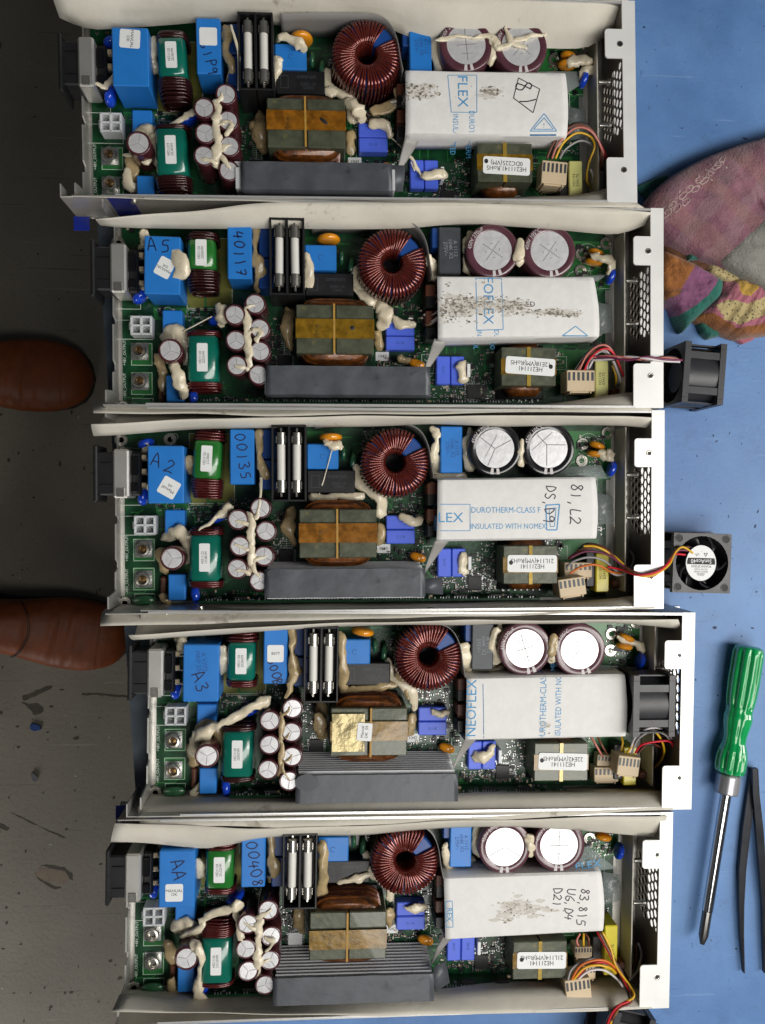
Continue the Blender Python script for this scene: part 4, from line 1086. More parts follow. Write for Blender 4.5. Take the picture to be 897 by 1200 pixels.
def glue_set(u, root):
    r = random.Random(u * 11 + 2)
    T = lambda pts: [(*c3(a, b, z), z) for a, b, z in pts]
    L = lambda pts: [(*cu(u, a, b, z), z) for a, b, z in pts]
    common = [
      (T([(304.5, 506, 24), (303, 533, 26), (309, 553, 25), (306, 572, 16)]), [3.2, 2.2, 4.0, 2.6], 'glue_b'),
      (T([(343, 597, 12), (340, 616, 15), (344, 636, 10)]), [3.4, 4.6, 3.0], 'glue_b'),
      (T([(419, 548, 13), (422, 565, 14), (445, 580, 15), (449, 601, 12)]), [2.6, 3.4, 3.8, 3.0], 'glue'),
      (T([(446, 618, 10), (446, 634, 9)]), [3.2, 2.6], 'glue_b'),
      (T([(515, 556, 10), (542, 557, 10)]), [3.4, 3.0], 'glue'),
      (T([(552, 504, 20), (547, 523, 22), (551, 546, 16)]), [2.6, 2.8, 3.4], 'glue'),
      (T([(504, 570, 18), (506, 586, 16)]), [2.8, 2.4], 'glue_b'), (T([(506, 610, 16), (505, 622, 14)]), [2.8, 2.4], 'glue_b'),
      (T([(611.6, 518, 30), (611, 540, 27)]), [2.4, 3.0], 'glue'),
      (T([(197, 628, 14), (209, 622, 17), (219, 634, 16), (220, 655, 12)]), [4.2, 4.8, 4.0, 3.0], 'glue' if u != 3 else 'glue_b'),
      (T([(188, 650, 12), (192, 668, 10)]), [3.6, 3.6], 'glue_b'),
    ]
    if u != 0 or True:
        for pts, rs, m in common:
            j = (r.uniform(-1, 1), r.uniform(-1, 1)); k = r.uniform(.85, 1.12)
            glue(root, [(a + j[0], b + j[1], z) for a, b, z in pts], [q * k for q in rs], m, r.random() * 50)
    # the thread drawn through the capacitor cluster
    cl = [LM['c%d' % i][u] for i in range(7)]
    mid = lambda i, j: ((cl[i][0] + cl[j][0]) / 2, (cl[i][1] + cl[j][1]) / 2)
    a = mid(0, 1); b = mid(1, 2); c = mid(2, 3); d = mid(3, 4); e = mid(4, 5); f = mid(5, 6)
    m = 'glue_b' if u == 3 else 'glue'
    thick = [3.0, 2.5, 2.6, 1.8, 2.8][u]
    glue(root, [(a[0], a[1], 32), (b[0], b[1], 33), (c[0] - .5, c[1], 33), (d[0], d[1], 33), (e[0], e[1], 32.5), (f[0], f[1], 31)], [thick * .7, thick * 1.1, thick * .8, thick, thick * 1.15, thick * .8], m, u + .3)
    rr_ = random.Random(u + 40)
    for i in range(7):
        if rr_.random() < .6:
            x0, y0 = cl[i]; q = mid(*sorted((i, min(6, i + 1)))) if i < 6 else e
            glue(root, [(q[0], q[1], 32.6), ((x0 + q[0]) / 2 + rr_.uniform(-1, 1), (y0 + q[1]) / 2, 33.6), (x0 + rr_.uniform(-2, 2), y0 + rr_.uniform(-2, 2), 33.7)], [thick * .6, thick * .5, .5], m, rr_.random() * 40)
    if u in (0, 1, 4): glue(root, [(cl[2][0] - 3, cl[2][1] + 1, 34.5), (cl[2][0] + 2, cl[2][1] + 3, 34.8), (cl[4][0] - 2, cl[4][1] - 6, 34)], [1.2, 1.7, 1.2], m, u + 7)
    X = {
     0: [([(178, 47, 22), (179, 62, 22), (181, 80, 18)], [2.6, 4.2, 3.4], 'glue'), ([(327, 46, 22), (333, 42, 24), (352, 50, 24), (357, 58, 20)], [2.4, 3.2, 3.4, 2.6], 'glue'), ([(326, 70, 20), (324, 92, 16), (327, 104, 12)], [2.6, 2.4, 3.2], 'glue'),
         ([(408, 118, 20), (420, 128, 22), (423, 138, 18)], [3.4, 5.2, 3.6], 'glue'), ([(440, 131, 14), (462, 122, 16)], [3.0, 4.0], 'glue_b'), ([(390, 107, 16), (388, 108, 16)], [3.4, 3.4], 'glue'),
         ([(437, 145, 15), (452, 147, 16), (458, 158, 13)], [2.6, 3.6, 1.8], 'glue'), ([(458, 160, 13), (470, 172, 14), (478, 180, 15)], [.5, .5, .4], 'glue'), ([(480, 182, 16), (492, 203, 14), (498, 207, 14), (518, 204, 14)], [.7, 1.2, 2.8, 3.4], 'glue'),
         ([(512, 46, 31), (532, 44, 31), (555, 43, 31), (572, 42, 31), (582, 52, 30)], [.8, 1.2, 1.0, 2.2, 3.2], 'glue'), ([(584, 56, 31), (605, 48, 31.5), (622, 42, 31.5), (640, 42, 29)], [2.2, 1.4, 1.5, 1.2], 'glue'),
         ([(593, 30, 31), (600, 48, 31), (616, 56, 31)], [.9, 2.0, 1.0], 'glue'), ([(668, 74, 16), (680, 70, 17), (690, 72, 16)], [3.0, 3.6, 2.8], 'glue'), ([(684, 88, 14), (690, 82, 16), (697, 84, 14)], [3.2, 3.6, 2.0], 'glue'),
         ([(112, 98, 26), (124, 101, 24), (135, 88, 22)], [.7, 1.8, 1.2], 'glue'), ([(146, 183, 20), (158, 181, 22), (172, 190, 22), (176, 178, 20)], [1.0, 1.6, 2.0, 1.6], 'glue'), ([(150, 200, 12), (152, 215, 12), (170, 222, 10), (186, 224, 9)], [3.4, 3.4, 2.6, 2.2], 'glue'),
         ([(177, 160, 20), (205, 144, 22), (224, 133, 24)], [1.2, 1.0, 2.4], 'glue'), ([(486, 200, 18), (482, 190, 18)], [.5, .4], 'glue'), ([(300, 148, 14), (306, 168, 13)], [4.2, 4.4], 'glue_b'),
         ([(271, 30, 36), (279, 60, 36), (280, 105, 34)], [.7, .9, .6], 'glue'), ([(642, 14, 34), (645, 20, 30)], [1.6, 1.2], 'glue_b')],
     1: [([(201, 295, 30), (209, 302, 34), (213, 320, 34), (206, 326, 32)], [3.0, 4.8, 4.0, 2.6], 'glue'), ([(170, 274, 24), (169, 285, 20)], [3.2, 2.8], 'glue'), ([(168, 336, 18), (172, 345, 15)], [2.2, 3.0], 'glue'),
         ([(257, 358, 26), (261, 370, 28), (258, 380, 24)], [2.8, 4.2, 3.0], 'glue'), ([(216, 388, 22), (248, 371, 26)], [.4, .4], 'glue'), ([(203, 427, 26), (208, 440, 28), (213, 455, 24), (216, 463, 20)], [2.6, 4.2, 4.0, 3.0], 'glue'),
         ([(361, 300, 22), (363, 318, 22), (361, 336, 16)], [2.0, 3.4, 3.0], 'glue'), ([(418, 338, 14), (428, 348, 16), (440, 357, 14)], [2.8, 3.2, 2.6], 'glue'), ([(446, 358, 16), (452, 368, 18), (448, 382, 14)], [3.8, 5.2, 3.2], 'glue'),
         ([(462, 374, 15), (472, 381, 16), (484, 381, 15)], [2.0, 3.2, 2.8], 'glue'), ([(540, 428, 13), (543, 445, 12)], [3.0, 3.2], 'glue'), ([(503, 304, 22), (508, 314, 18), (512, 324, 14), (540, 332, 12)], [2.6, 4.2, 3.4, 3.0], 'glue'),
         ([(610, 285, 31), (607, 300, 31)], [2.2, 3.6], 'glue'), ([(695, 300, 18), (708, 303, 20), (718, 305, 18), (716, 316, 15)], [2.4, 3.2, 3.0, 3.4], 'glue'), ([(470, 420, 10), (480, 424, 9)], [2.6, 2.2], 'glue_b'), ([(189, 436, 10), (192, 460, 8)], [2.6, 2.2], 'glue_b')],
     2: [([(222, 540, 24), (223, 552, 20)], [4.0, 3.0], 'glue_b'), ([(268, 594, 26), (263, 600, 26), (240, 617, 26), (222, 630, 25)], [3.6, 3.0, .9, .8], 'glue'), ([(306, 560, 28), (305, 585, 33), (300, 606, 34)], [.8, .7, 1.6], 'glue'),
         ([(384, 517, 22), (390, 523, 23), (398, 522, 22)], [2.6, 3.2, 2.8], 'glue'), ([(390, 525, 22), (380, 560, 18), (374, 580, 15)], [.4, .3, .5], 'glue'), ([(366, 583, 14), (389, 582, 15), (410, 582, 15), (424, 580, 14)], [2.8, 2.4, 3.2, 2.8], 'glue'),
         ([(471, 606, 15), (480, 611, 16), (490, 609, 15)], [2.6, 3.6, 2.8], 'glue'), ([(543, 652, 12), (543, 672, 11)], [3.2, 3.0], 'glue'), ([(508, 503, 24), (512, 515, 25), (509, 535, 22), (513, 552, 14)], [3.0, 2.4, 2.6, 3.6], 'glue'),
         ([(706, 532, 16), (707, 536, 15)], [3.4, 3.0], 'glue'), ([(714, 530, 17), (717, 536, 15)], [2.8, 3.0], 'glue'), ([(194, 700, 9), (196, 706, 8)], [3.4, 3.0], 'glue_b'), ([(171, 522, 18), (170, 530, 14)], [2.2, 2.0], 'glue'), ([(174, 570, 26), (178, 580, 22)], [1.2, 1.6], 'glue')],
     3: [([(262, 760, 26), (263, 778, 24), (258, 788, 20)], [2.8, 3.4, 3.6], 'glue'), ([(214, 752, 22), (212, 762, 18)], [3.4, 2.6], 'glue'), ([(313, 822, 26), (304, 824, 28), (285, 836, 28), (262, 847, 28), (250, 852, 26), (235, 862, 22)], [3.0, 4.0, 2.8, 2.2, 2.4, 5.2], 'glue'),
         ([(232, 865, 20), (226, 880, 16)], [4.8, 4.4], 'glue'), ([(342, 740, 30), (342, 765, 32), (344, 790, 32), (336, 818, 33)], [2.0, 2.2, 3.0, 1.0], 'glue_b'), ([(400, 745, 20), (402, 780, 20), (404, 808, 14)], [2.6, 3.2, 3.2], 'glue_b'),
         ([(410, 808, 14), (436, 807, 15), (460, 802, 15)], [2.6, 2.8, 3.6], 'glue_b'), ([(466, 790, 16), (476, 805, 15), (480, 815, 14)], [2.2, 3.2, 2.8], 'glue_b'), ([(508, 834, 14), (516, 837, 15), (524, 834, 14)], [2.4, 3.0, 2.4], 'glue'), ([(557, 888, 12), (570, 886, 14), (578, 876, 13)], [2.8, 3.8, 2.8], 'glue'),
         ([(543, 758, 24), (546, 775, 22), (548, 785, 16)], [3.6, 3.0, 3.2], 'glue'), ([(556, 789, 12), (575, 789, 12), (588, 786, 12)], [3.2, 3.4, 3.4], 'glue'), ([(583, 738, 26), (577, 752, 25), (580, 772, 20)], [2.8, 3.0, 3.4], 'glue'), ([(648, 748, 30), (647, 762, 30), (647, 772, 28)], [2.4, 3.0, 2.4], 'glue_b'),
         ([(724, 748, 14), (742, 752, 13), (752, 758, 12)], [1.8, 2.4, 3.2], 'glue'), ([(236, 920, 12), (228, 930, 10)], [3.2, 3.4], 'glue'), ([(374, 842, 20), (376, 858, 18)], [4.2, 3.4], 'glue_b')],
     4: [([(234, 1012, 24), (236, 1022, 22)], [3.4, 4.0], 'glue'), ([(236, 1078, 24), (258, 1068, 26), (278, 1062, 27)], [1.8, 2.4, 4.0], 'glue'), ([(213, 1098, 22), (232, 1088, 24), (238, 1082, 24)], [1.6, 2.4, 2.0], 'glue'), ([(278, 1068, 26), (280, 1085, 30), (284, 1100, 32)], [2.0, 2.4, 2.2], 'glue'),
         ([(228, 1108, 32), (234, 1116, 34), (236, 1130, 32), (232, 1155, 24), (236, 1170, 18)], [3.4, 3.2, 2.2, 2.4, 4.0], 'glue'), ([(378, 990, 26), (380, 1020, 26), (376, 1050, 18)], [3.0, 3.6, 3.6], 'glue_b'), ([(398, 1035, 17), (418, 1030, 18), (434, 1024, 18)], [1.8, 2.4, 1.8], 'glue'), ([(436, 1020, 17), (444, 1030, 17)], [2.8, 2.4], 'glue'),
         ([(477, 1062, 14), (488, 1066, 15), (498, 1062, 14)], [1.8, 3.2, 2.4], 'glue'), ([(522, 992, 24), (524, 1010, 22), (527, 1022, 16)], [2.6, 2.8, 3.4], 'glue'), ([(540, 1020, 12), (556, 1018, 12), (564, 1014, 12)], [3.0, 3.0, 2.8], 'glue'), ([(618, 985, 31), (622, 995, 31)], [2.6, 2.6], 'glue'), ([(205, 1163, 10), (202, 1150, 12)], [3.4, 3.4], 'glue_b')],
    }[u]
    for pts, rs, m in X: glue(root, L(pts), rs, m, r.random() * 50)

def unit(u):
    tx, ty, th = UF[u]
    root = empty('power_supply_unit', (tx, -ty, 0), -th)
    tag(root, UNIT_LABELS[u], 'power supply', 'open power supply units lying side by side on the bench')
    chassis(u, root); bd = board(u, root); inlet(u, root)
    if u == 0: sheet('insulating_sheet', u, root, TOP_A[u], TOP_B[u], 41, 22, -57.6, 'paper', seed=u)
    else: sheet('insulating_sheet', u, root, TOP_A[u], TOP_B[u], 41.5, 30, -57.6, 'paper', seed=u)
    sheet('insulating_sheet', u, root, BOT_A[u], BOT_B[u], 41, 30, 68.4, 'paper', seed=u + 9)
    barrier(u, root)
    # --- input side
    x, y = LM['bigcap'][u]; bc = film_cap('film_capacitor', root, x, y, 22.2, 36.2, 34.0, 'blue_cap', [-.0, -.015, .0, .0, .0][u]); zt = 34 - PCB_T
    x, y = LM['xcap2'][u]; xc = film_cap('film_capacitor', root, x, y, 15.2, 35.0, 31.0 if u != 2 else 31.0, 'blue_cap')
    for dy in ((-33, 33) if False else (-38, -18)):
        film_cap('film_capacitor', root, -31.3, dy + 1, 9.5, 19, 24, 'blue_dark')
    # stickers and marks on the blue capacitors
    def stick(par, w, h, x, y, rz, body, size, z, line=.9, sx=1.0):
        g = sticker_geo(w, h, 1.2); obj('sticker', g, par, (x, y, z), rz)
        if body: lettering2(par, body, size, x, y, z + .16, rz, sx, line)
    def lettering2(par, body, size, x, y, z, rz, sx=1.0, line=.9, m='ink'):
        g = G(); put_text(g, body, size, 0, 0, 0, 0, m, sx, line=line); obj('lettering', g, par, (x, y, z), rz)
    def hand(par, s, size, x, y, z, rot, w=.75, m='marker', pitch=1.25, seed=0):
        g = G(); handwrite(g, s, size, 0, 0, 0, rot, w, m, pitch, seed); obj('handwriting', g.mesh('handwriting', smooth=False), par, (x, y, z))
    z = zt + .02
    if u == 0:
        stick(bc, 11.5, 12.5, 0, 11, -.06 - math.pi / 2, 'MANUAL\nOK', 2.7, z)
    elif u == 1:
        hand(bc, 'A5', 5.2, -1, 12.2, z + .05, 0, .8, pitch=1.5)
        stick(bc, 10, 12, 1.5, -1.5, math.pi - .3 - math.pi / 2 + 1.4, 'MANUAL\nOK', 2.5, z)
    elif u == 2:
        hand(bc, 'A2', 5.4, 0, 6.5, z + .05, -.35, .75, pitch=1.6)
        stick(bc, 11.5, 11.5, 2, -8.2, math.radians(150), 'Manual\nok', 3.0, z)
    elif u == 3:
        lettering2(bc, 'A V772\nMKP 334', 4.0, 0, 7, z + .05, -math.pi / 2 + .1, 1, .9, 'faint'); hand(bc, 'A3', 5.2, 0, -6, z + .06, -1.15, .75, pitch=1.3)
    else:
        hand(bc, 'AA', 5.4, 1.0, 5.5, z + .05, -1.3, .8, pitch=1.2); stick(bc, 11, 11.2, -1.5, -8.6, 0, 'MANUAL\nOK', 2.6, z)
    z = 31 - PCB_T + .02
    if u == 0:
        stick(xc, 11, 11.2, 0, 5.8, 0, '', 2.4, z); hand(xc, '61P9', 4.4, .5, -8.5, z + .05, math.radians(-75), .7)
    elif u == 1: hand(xc, '40117', 4.6, 0, -2.2, z + .05, math.radians(-86), .85, pitch=1.3)
    elif u == 2: hand(xc, '00135', 4.6, .5, -.5, z + .05, math.radians(-82), .75, pitch=1.35)
    elif u == 3:
        stick(xc, 10.5, 11, 0, 2.0, 0, 'B077', 2.6, z); hand(xc, 'G00B', 4.2, 0, -10, z + .05, math.radians(-75), .8, pitch=1.1)
    else: hand(xc, '00408', 5.0, 1.0, -3.2, z + .05, math.radians(-80), .8, pitch=1.25)
    # small blue capacitors
    x, y = c3(205.5, 611, 14); film_cap('film_capacitor', root, x, y, 12.6, 15, 16, 'blue_cap')
    x, y = c3(208, 688, 14); film_cap('film_capacitor', root, x, y, 11, 17, 16, 'blue_cap')
    # chokes
    labels1 = ['HE211120\n22L06/VM', 'HE211120\n22E30/VM', 'HE211126\n21L300/S', 'HE211120\n22L06/VM', 'HE211120\n21LC2/VM']
    labels2 = ['HE211219\n22L30/VM', 'HE211120\n22E24/VM', 'HE211122\n21L08/VM', 'HE211120\n22E42/VM', 'HE211120\n21LC0/VM']
    x, y = LM['choke1'][u]; choke(root, x, y, 17.2, 25.5 if u != 1 else 20, 'teal' if u in (0, 3) else 'green', 'enamel_d' if u in (0, 1) else 'enamel', 31.5, 8 if u in (0, 1, 2) else 4, 4, 19.5, [.03, 0, -.05, .0, 0][u], labels1[u], (7, 16.5), dn=11 if u in (0, 1, 2) else 5, up=6)
    x, y = LM['choke2'][u]; choke(root, x, y, 19.2, 30.5, 'teal', 'enamel' if u in (1, 2, 4) else 'enamel_d', 28.5, 4 if u != 0 else 7, 4 if u != 4 else 9, 21.5, [.02, 0, 0, .0, 0][u], labels2[u], (6.8, 18), dn=4 if u != 0 else 8, up=3.5 if u != 4 else 9)
    # electrolytics
    x, y = LM['elco1'][u]; elco(root, x, y, 7.6, 33.0, 'maroon', 'y', u * .4 - .2, tilt=(.02, .02))
    for i in range(7):
        x, y = LM['c%d' % i][u]; elco(root, x, y, 6.7, 33.6, 'maroon', 'y', u * .9 + i * 1.1, tilt=(rnd.uniform(-.03, .03), rnd.uniform(-.03, .03)))
    sl = 'black_sh' if u == 2 else 'maroon_sh'
    st = [('plus', 'x'), ('x', 'x'), ('pie', 'k'), ('plus', 'y'), ('y', 'plus')][u]
    for k in (0, 1):
        x, y = LM['e%d' % (k + 1)][u]; elco(root, x, y, 17.6, 30.0, sl, st[k], [.1, .2, 0, .3, 0][u] if not (u == 4 and k) else 0, text='450V 270\u00b5F' if k == 0 else '450V 105\u00b0C')
    # connectors and terminals
    x, y = LM['molex'][u]
    def mol():
        g = G(); H = 11.5
        for a in (-1, 0, 1): g.box((a * 6.2, 0, H / 2), (1.3 if a else 1.5, 12.4, H), 'white_nylon', .2); g.box((0, a * 5.5, H / 2), (13.6, 1.2, H), 'white_nylon', .2)
        g.box((0, 0, 3), (13, 11, 5), 'white_nylon', .1); g.box((-7.4, 0, 6), (1.6, 5, 6), 'white_nylon', .3)
        for a in (-3.1, 3.1):
            for b in (-2.8, 2.8): g.lathe([(.9, 4), (.9, 8.5), (.3, 9.2)], (a, b, 0), 'nickel', 8)
        return g.mesh('power_connector', .5)
    obj('power_connector', cached('mol', mol), root, (x, -y, PCB_T))
    for t in ('term1', 'term2'):
        x, y = LM[t][u]
        def tm():
            g = G(); g.lathe([(4.9, 0), (4.9, 4.6), (4.4, 5.2), (3.2, 5.4), (2.6, 4.6), (2.3, 2.5), (0, 2.5)], (0, 0, 0), 'nickel', 24)
            g.box((0, 0, .4), (11.5, 11.5, .6), 'solder', .15); return g.mesh('screw_terminal', .6)
        o = obj('screw_terminal', cached('tm', tm), root, (x, -y, PCB_T))
        def ts():
            g = G(); g.lathe([(2.2, 2), (2.2, 4.6), (1.6, 5.2), (.1, 5.4)], (.4, .3, 0), 'brass', 14); return g.mesh('screw')
        if u in (0, 1, 2) or (u == 3): obj('screw', cached('ts', ts), o, (0, 0, 0 if u != 3 else -1.5))
    # discs
    P = lambda px, py, z: c3(px, py, z)
    x, y = P(169.7, 519, 18); disc('varistor', root, x, y, 11, 6, 20, 'blue_disc', .3) if u in (0, 2) else disc('varistor', root, x, y + 1, 9, 5, 13, 'glue', .3)
    x, y = P(167, 581, 18); disc('varistor', root, x, y, 13, 6.5, 20, 'blue_disc', 1.4 if u != 1 else .7)
    x, y = P(229, 698, 14); disc('varistor', root, x, y, 12.5, 5.6, 17, 'blue_disc', math.pi / 2 + .1)
    x, y = P(258, 606, 12) if u != 4 else cu(u, 275, 1055, 22); disc('varistor', root, x, y, 13, 6, 18 if u != 4 else 26, 'blue_disc', .5)
    x, y = P(168, 704, 9); disc('film_disc', root, x, y, 14.5, 6.5, 11, 'green_disc', .05)
    x, y = P(388, 511.7, 20) if u != 0 else cu(u, 353, 39.5, 22); disc('disc_capacitor', root, x, y, 15.5, 5.5, 24, 'orange', .0 if u != 3 else -.15)
    x, y = P(490, 653, 10); disc('disc_capacitor', root, x, y, 11.5, 6, 12, 'orange', -.35)
    x, y = P(403, 531, 12); disc('film_disc', root, x, y, 10, 3.4, 15, 'green_disc', math.pi / 2)
    x, y = P(414, 540, 10); disc('film_disc', root, x, y, 12, 4.2, 13, 'green_disc', math.pi / 2 - .1)
    for k, (px, py, rz) in enumerate(((702, 522, -.4), (699, 532, -.15))):
        x, y = P(px, py, 14); disc('disc_capacitor', root, x, y, 12, 4.6, 16 + k, 'orange', rz)
    x, y = P(719, 549, 16); disc('varistor', root, x, y, 11.5, 5.2, 18, 'blue_disc', math.pi / 2 - .25)
    # fuses, relays
    fuse_box(u, root)
    x, y = P(378.5, 535, 18); rb = film_cap('relay', root, x, y, 20.5, 16.5, 19, 'blue_cap')
    g = G(); g.ribbon(arcpts(0, 0, 1.6, .4, 5.2, 12), .35, 15.1, 'faint'); obj('moulded_mark', g, rb)
    x, y = LM['relayblk'][u]; kb = film_cap('relay', root, x, y, 31.5, 15.0, 17, 'black')
    lettering2(kb, 'omron', 4.2, 4, 3.6, 13.1, 0, 1.1, .9, 'dark_grey'); lettering2(kb, 'G5RL-1A\n12VDC', 2.6, 5, -2.5, 13.1, 0, 1, .9, 'dark_grey')
    g = G(); g.ribbon([(-13, 4), (-8, 4), (-8, -4), (-13, -4), (-13, 4)], .3, 13.1, 'dark_grey'); obj('moulded_mark', g, kb)
    toroid(u, root); transformer(u, root); small_transformer(u, root); heatsink(u, root); sleeve(u, root)
    # chip left of the transformer
    x, y = P(336, 652, 5)
    g = G(); g.box((0, 0, .9), (9.5, 9.5, 1.6), 'black' if u != 4 else 'sticker', .2)
    for k in range(8):
        for s_ in (-1, 1): g.box((-4.2 + k * 1.2, s_ * 5.4, .4), (.45, 1.8, .3), 'solder'); g.box((s_ * 5.4, -4.2 + k * 1.2, .4), (1.8, .45, .3), 'solder')
    obj('integrated_circuit', cached(('ic', u == 4), lambda: g.mesh('integrated_circuit')), root, (x, -y, PCB_T))
    x, y = c3(560, 683, 5)
    obj('integrated_circuit', cached(('ic', False), lambda: g.mesh('integrated_circuit')), root, (x - 2, -y, PCB_T))
    # periwinkle capacitor pairs
    x, y = LM_pp(u)
    for k in (0, 1):
        o = film_cap('film_capacitor', root, x + 9.8, y - 4.8 - 9.7 * k, 19.2, 9.2, 12.6, 'periwinkle')
        if k == 0: lettering2(o, '0,1-B', 2.6, 0, 0, 8.7, 0, 1, 1, 'faint')
    bx, by = LM_p2[u]
    for k in (0, 1):
        o = film_cap('film_capacitor', root, bx - 4.9 + 9.7 * k, by - 9.8, 9.2, 19.2, 11.0, 'periwinkle')
        lettering2(o, '1J100', 2.4, 0, 0, 7.1, math.pi / 2, 1, 1, 'faint')
    g = G(); g.box((0, 0, 5), (2.2, 9, 9), 'sticker', .3); obj('white_spacer', g, root, (bx + 12, -(by - 9.5), PCB_T))
    # number tag
    x, y = P(450, 643, 5); g = sticker_geo(9, 6, .4); tg = obj('number_tag', g, root, (x, -y, PCB_T + .1)); g = G(); put_text(g, '0055' if u == 2 else '1042', 3.0, 0, 0, .2); obj('lettering', g, tg)
    # film capacitor beside the bulk capacitors
    x, y = P(529, 527, 24)
    fcm = 'dark_grey' if u in (1, 3) else 'blue_cap'
    o = film_cap('film_capacitor', root, x, y, 14.4, 30.5, 25, fcm)
    lettering2(o, 'A 1112\n104K X2\n275V~', 3.6 if fcm == 'dark_grey' else 3.4, .5, 1, 21.1, -math.pi / 2 + .06, 1, .9, 'grey_print' if fcm == 'dark_grey' else 'faint')
    x, y = P(513, 512, 14); film_cap('film_capacitor', root, x, y, 7.5, 13, 22, 'blue_dark')
    # resistor lower left
    x, y = P(192, 688, 8); g = G(); mt = Matrix.Rotation(math.pi / 2, 3, 'X'); g.lathe([(1.2, -7), (2.2, -5.8), (2.0, -3), (2.0, 3), (2.2, 5.8), (1.2, 7)], (0, 0, 0), 'brown_comp', 14, mtx=mt); obj('resistor', g, root, (x, -y, PCB_T + 3))
    # yellow inductor
    x, y = P(705.5, 671, 18) if u != 4 else cu(u, 715, 1112, 20)
    g = G(); g.box((0, 0, 9), (9, 26, 15) if u != 4 else (9, 34, 20), 'yellow' if u in (2, 4, 3) else 'yellow_p', .6); yi = obj('inductor', g, root, (x, -y, PCB_T - 1)); g2 = G(); put_text(g2, 'H211N\nE3417S', 2.8, 0, 0, 0, math.pi / 2, 'ink', 1, line=.9); obj('lettering', g2, yi, (0, 0, 16.6 if u != 4 else 19.1))
    x, y = P(690, 666, 10); g = G(); g.box((0, 0, 7), (8, 24, 12), 'black', .6); obj('inductor', g, root, (x, -y, PCB_T))
    x, y = P(720, 684, 10); g = G(); g.lathe([(3, 0), (3, 9), (2.2, 10), (0, 10)], (0, 0, 0), 'brown_comp', 14); obj('small_capacitor', g, root, (x, -y, PCB_T))
    # blue film patch on the lower left corner of the casing
    if u in (0, 3):
        a = cu(u, 146, 240, 25) if u == 0 else (-118, 0)
        g = G(); g.box((a[0], -70.72, 22), (15, .3, 32), 'blue_film'); obj('blue_film', g, root)
        a = cu(u, 96, 262, 15) if u == 0 else cu(u, 145, 952, 15)
        g = G(); g.box((a[0], -a[1], 15), (10, 9, .5), 'blue_film', .1); obj('blue_film', g, root)
        g = G(); g.box((-134.4, -70.3, 20), (8, .8, 38), 'steel', .2); g.box((-138, -66.3, 20), (.8, 8, 38), 'steel', .2); obj('corner_bracket', g, root)
    # rivets on the side wall rims
    def riv():
        g = G(); g.lathe([(2.6, 0), (2.6, .5), (1.9, .6), (1.9, 1.5), (.1, 1.8)], (0, 0, 0), 'nickel', 12); return g.mesh('rivet')
    for x in (-95, 52, 152):
        for s_, yy in ((1, 59.3), (-1, -70.6)):
            o = obj('rivet', cached('riv', riv), root, (x, yy, 33)); o.rotation_euler = (-s_ * math.pi / 2, 0, 0)
    glue_set(u, root)
    return root

def LM_pp(u): return [(47.3, 28.8), (46.7, 29.5), (46.0, 28.7), (47.6, 28.4), (47.2, 29.2)][u]
LM_p2 = [(91.1, 52.2), (90.6, 52.1), (90.6, 51.4), (91.9, 52.4), (92.1, 51.9)]

units = [unit(u) for u in range(5)]

# ------------------------------------------------------------------ connectors and internal wires
def bundle(root, u, lists, r=.75):
    for m, pts in lists: wire(root, u, pts, r, m)
c = connector(units[0], 0, 650, 202, 24, 17, 15, 14, -.08); connector(units[0], 0, 648, 214, 12, 17, 8, 8, 0)
bundle(units[0], 0, [
  ('w_brn', [(641, 186, 22), (651, 165, 26), (672, 147, 30), (692, 151, 30), (704, 172, 26), (703, 196, 20), (699, 214, 12)]),
  ('w_pnk', [(647, 186, 22), (655, 168, 27), (675, 150, 31), (694, 155, 31), (707, 180, 25), (703, 200, 18), (700, 216, 12)]),
  ('w_yel', [(651, 186, 22), (660, 168, 26), (676, 156, 28), (692, 160, 27), (697, 172, 22), (690, 192, 18), (688, 212, 12), (695, 222, 8)]),
  ('w_grn', [(642, 187, 20), (646, 174, 20), (655, 162, 20)]), ('w_grey', [(656, 186, 22), (664, 174, 22), (680, 165, 22), (694, 170, 18), (700, 186, 14)]),
  ('w_red', [(702, 166, 26), (708, 178, 24), (713, 190, 20)]), ('w_blk', [(645, 186, 21), (653, 164, 25), (672, 145, 29), (690, 148, 29), (702, 168, 24), (706, 200, 14)]), ('w_wht', [(692, 198, 14), (695, 206, 12), (694, 216, 10)])])
connector(units[1], 1, 681, 446, 24, 19, 14, 15, 0.0)
bundle(units[1], 1, [
  ('w_blk', [(672, 436, 22), (684, 418, 26), (700, 406, 30), (712, 408, 30), (722, 430, 22), (733, 452, 12)]),
  ('w_pnk', [(678, 436, 22), (688, 416, 27), (702, 405, 31), (715, 408, 31), (728, 432, 24), (732, 450, 14)]),
  ('w_red', [(684, 436, 22), (692, 420, 27), (706, 409, 31), (719, 414, 30), (731, 440, 22), (733, 448, 16)]),
  ('w_grey', [(688, 436, 22), (690, 424, 24), (704, 412, 27), (715, 418, 26), (725, 442, 18), (722, 455, 12)]),
  ('w_yel', [(718, 428, 20), (722, 440, 18), (722, 452, 12)]), ('w_wht', [(690, 432, 20), (702, 412, 26), (714, 414, 28), (726, 440, 20), (728, 454, 12)]), ('w_brn', [(675, 436, 22), (686, 420, 25), (698, 410, 28), (710, 408, 29)])])
connector(units[2], 2, 671, 688, 30, 18, 12, 16, .14); connector(units[2], 2, 678, 668, 18, 19, 10, 12, 0)
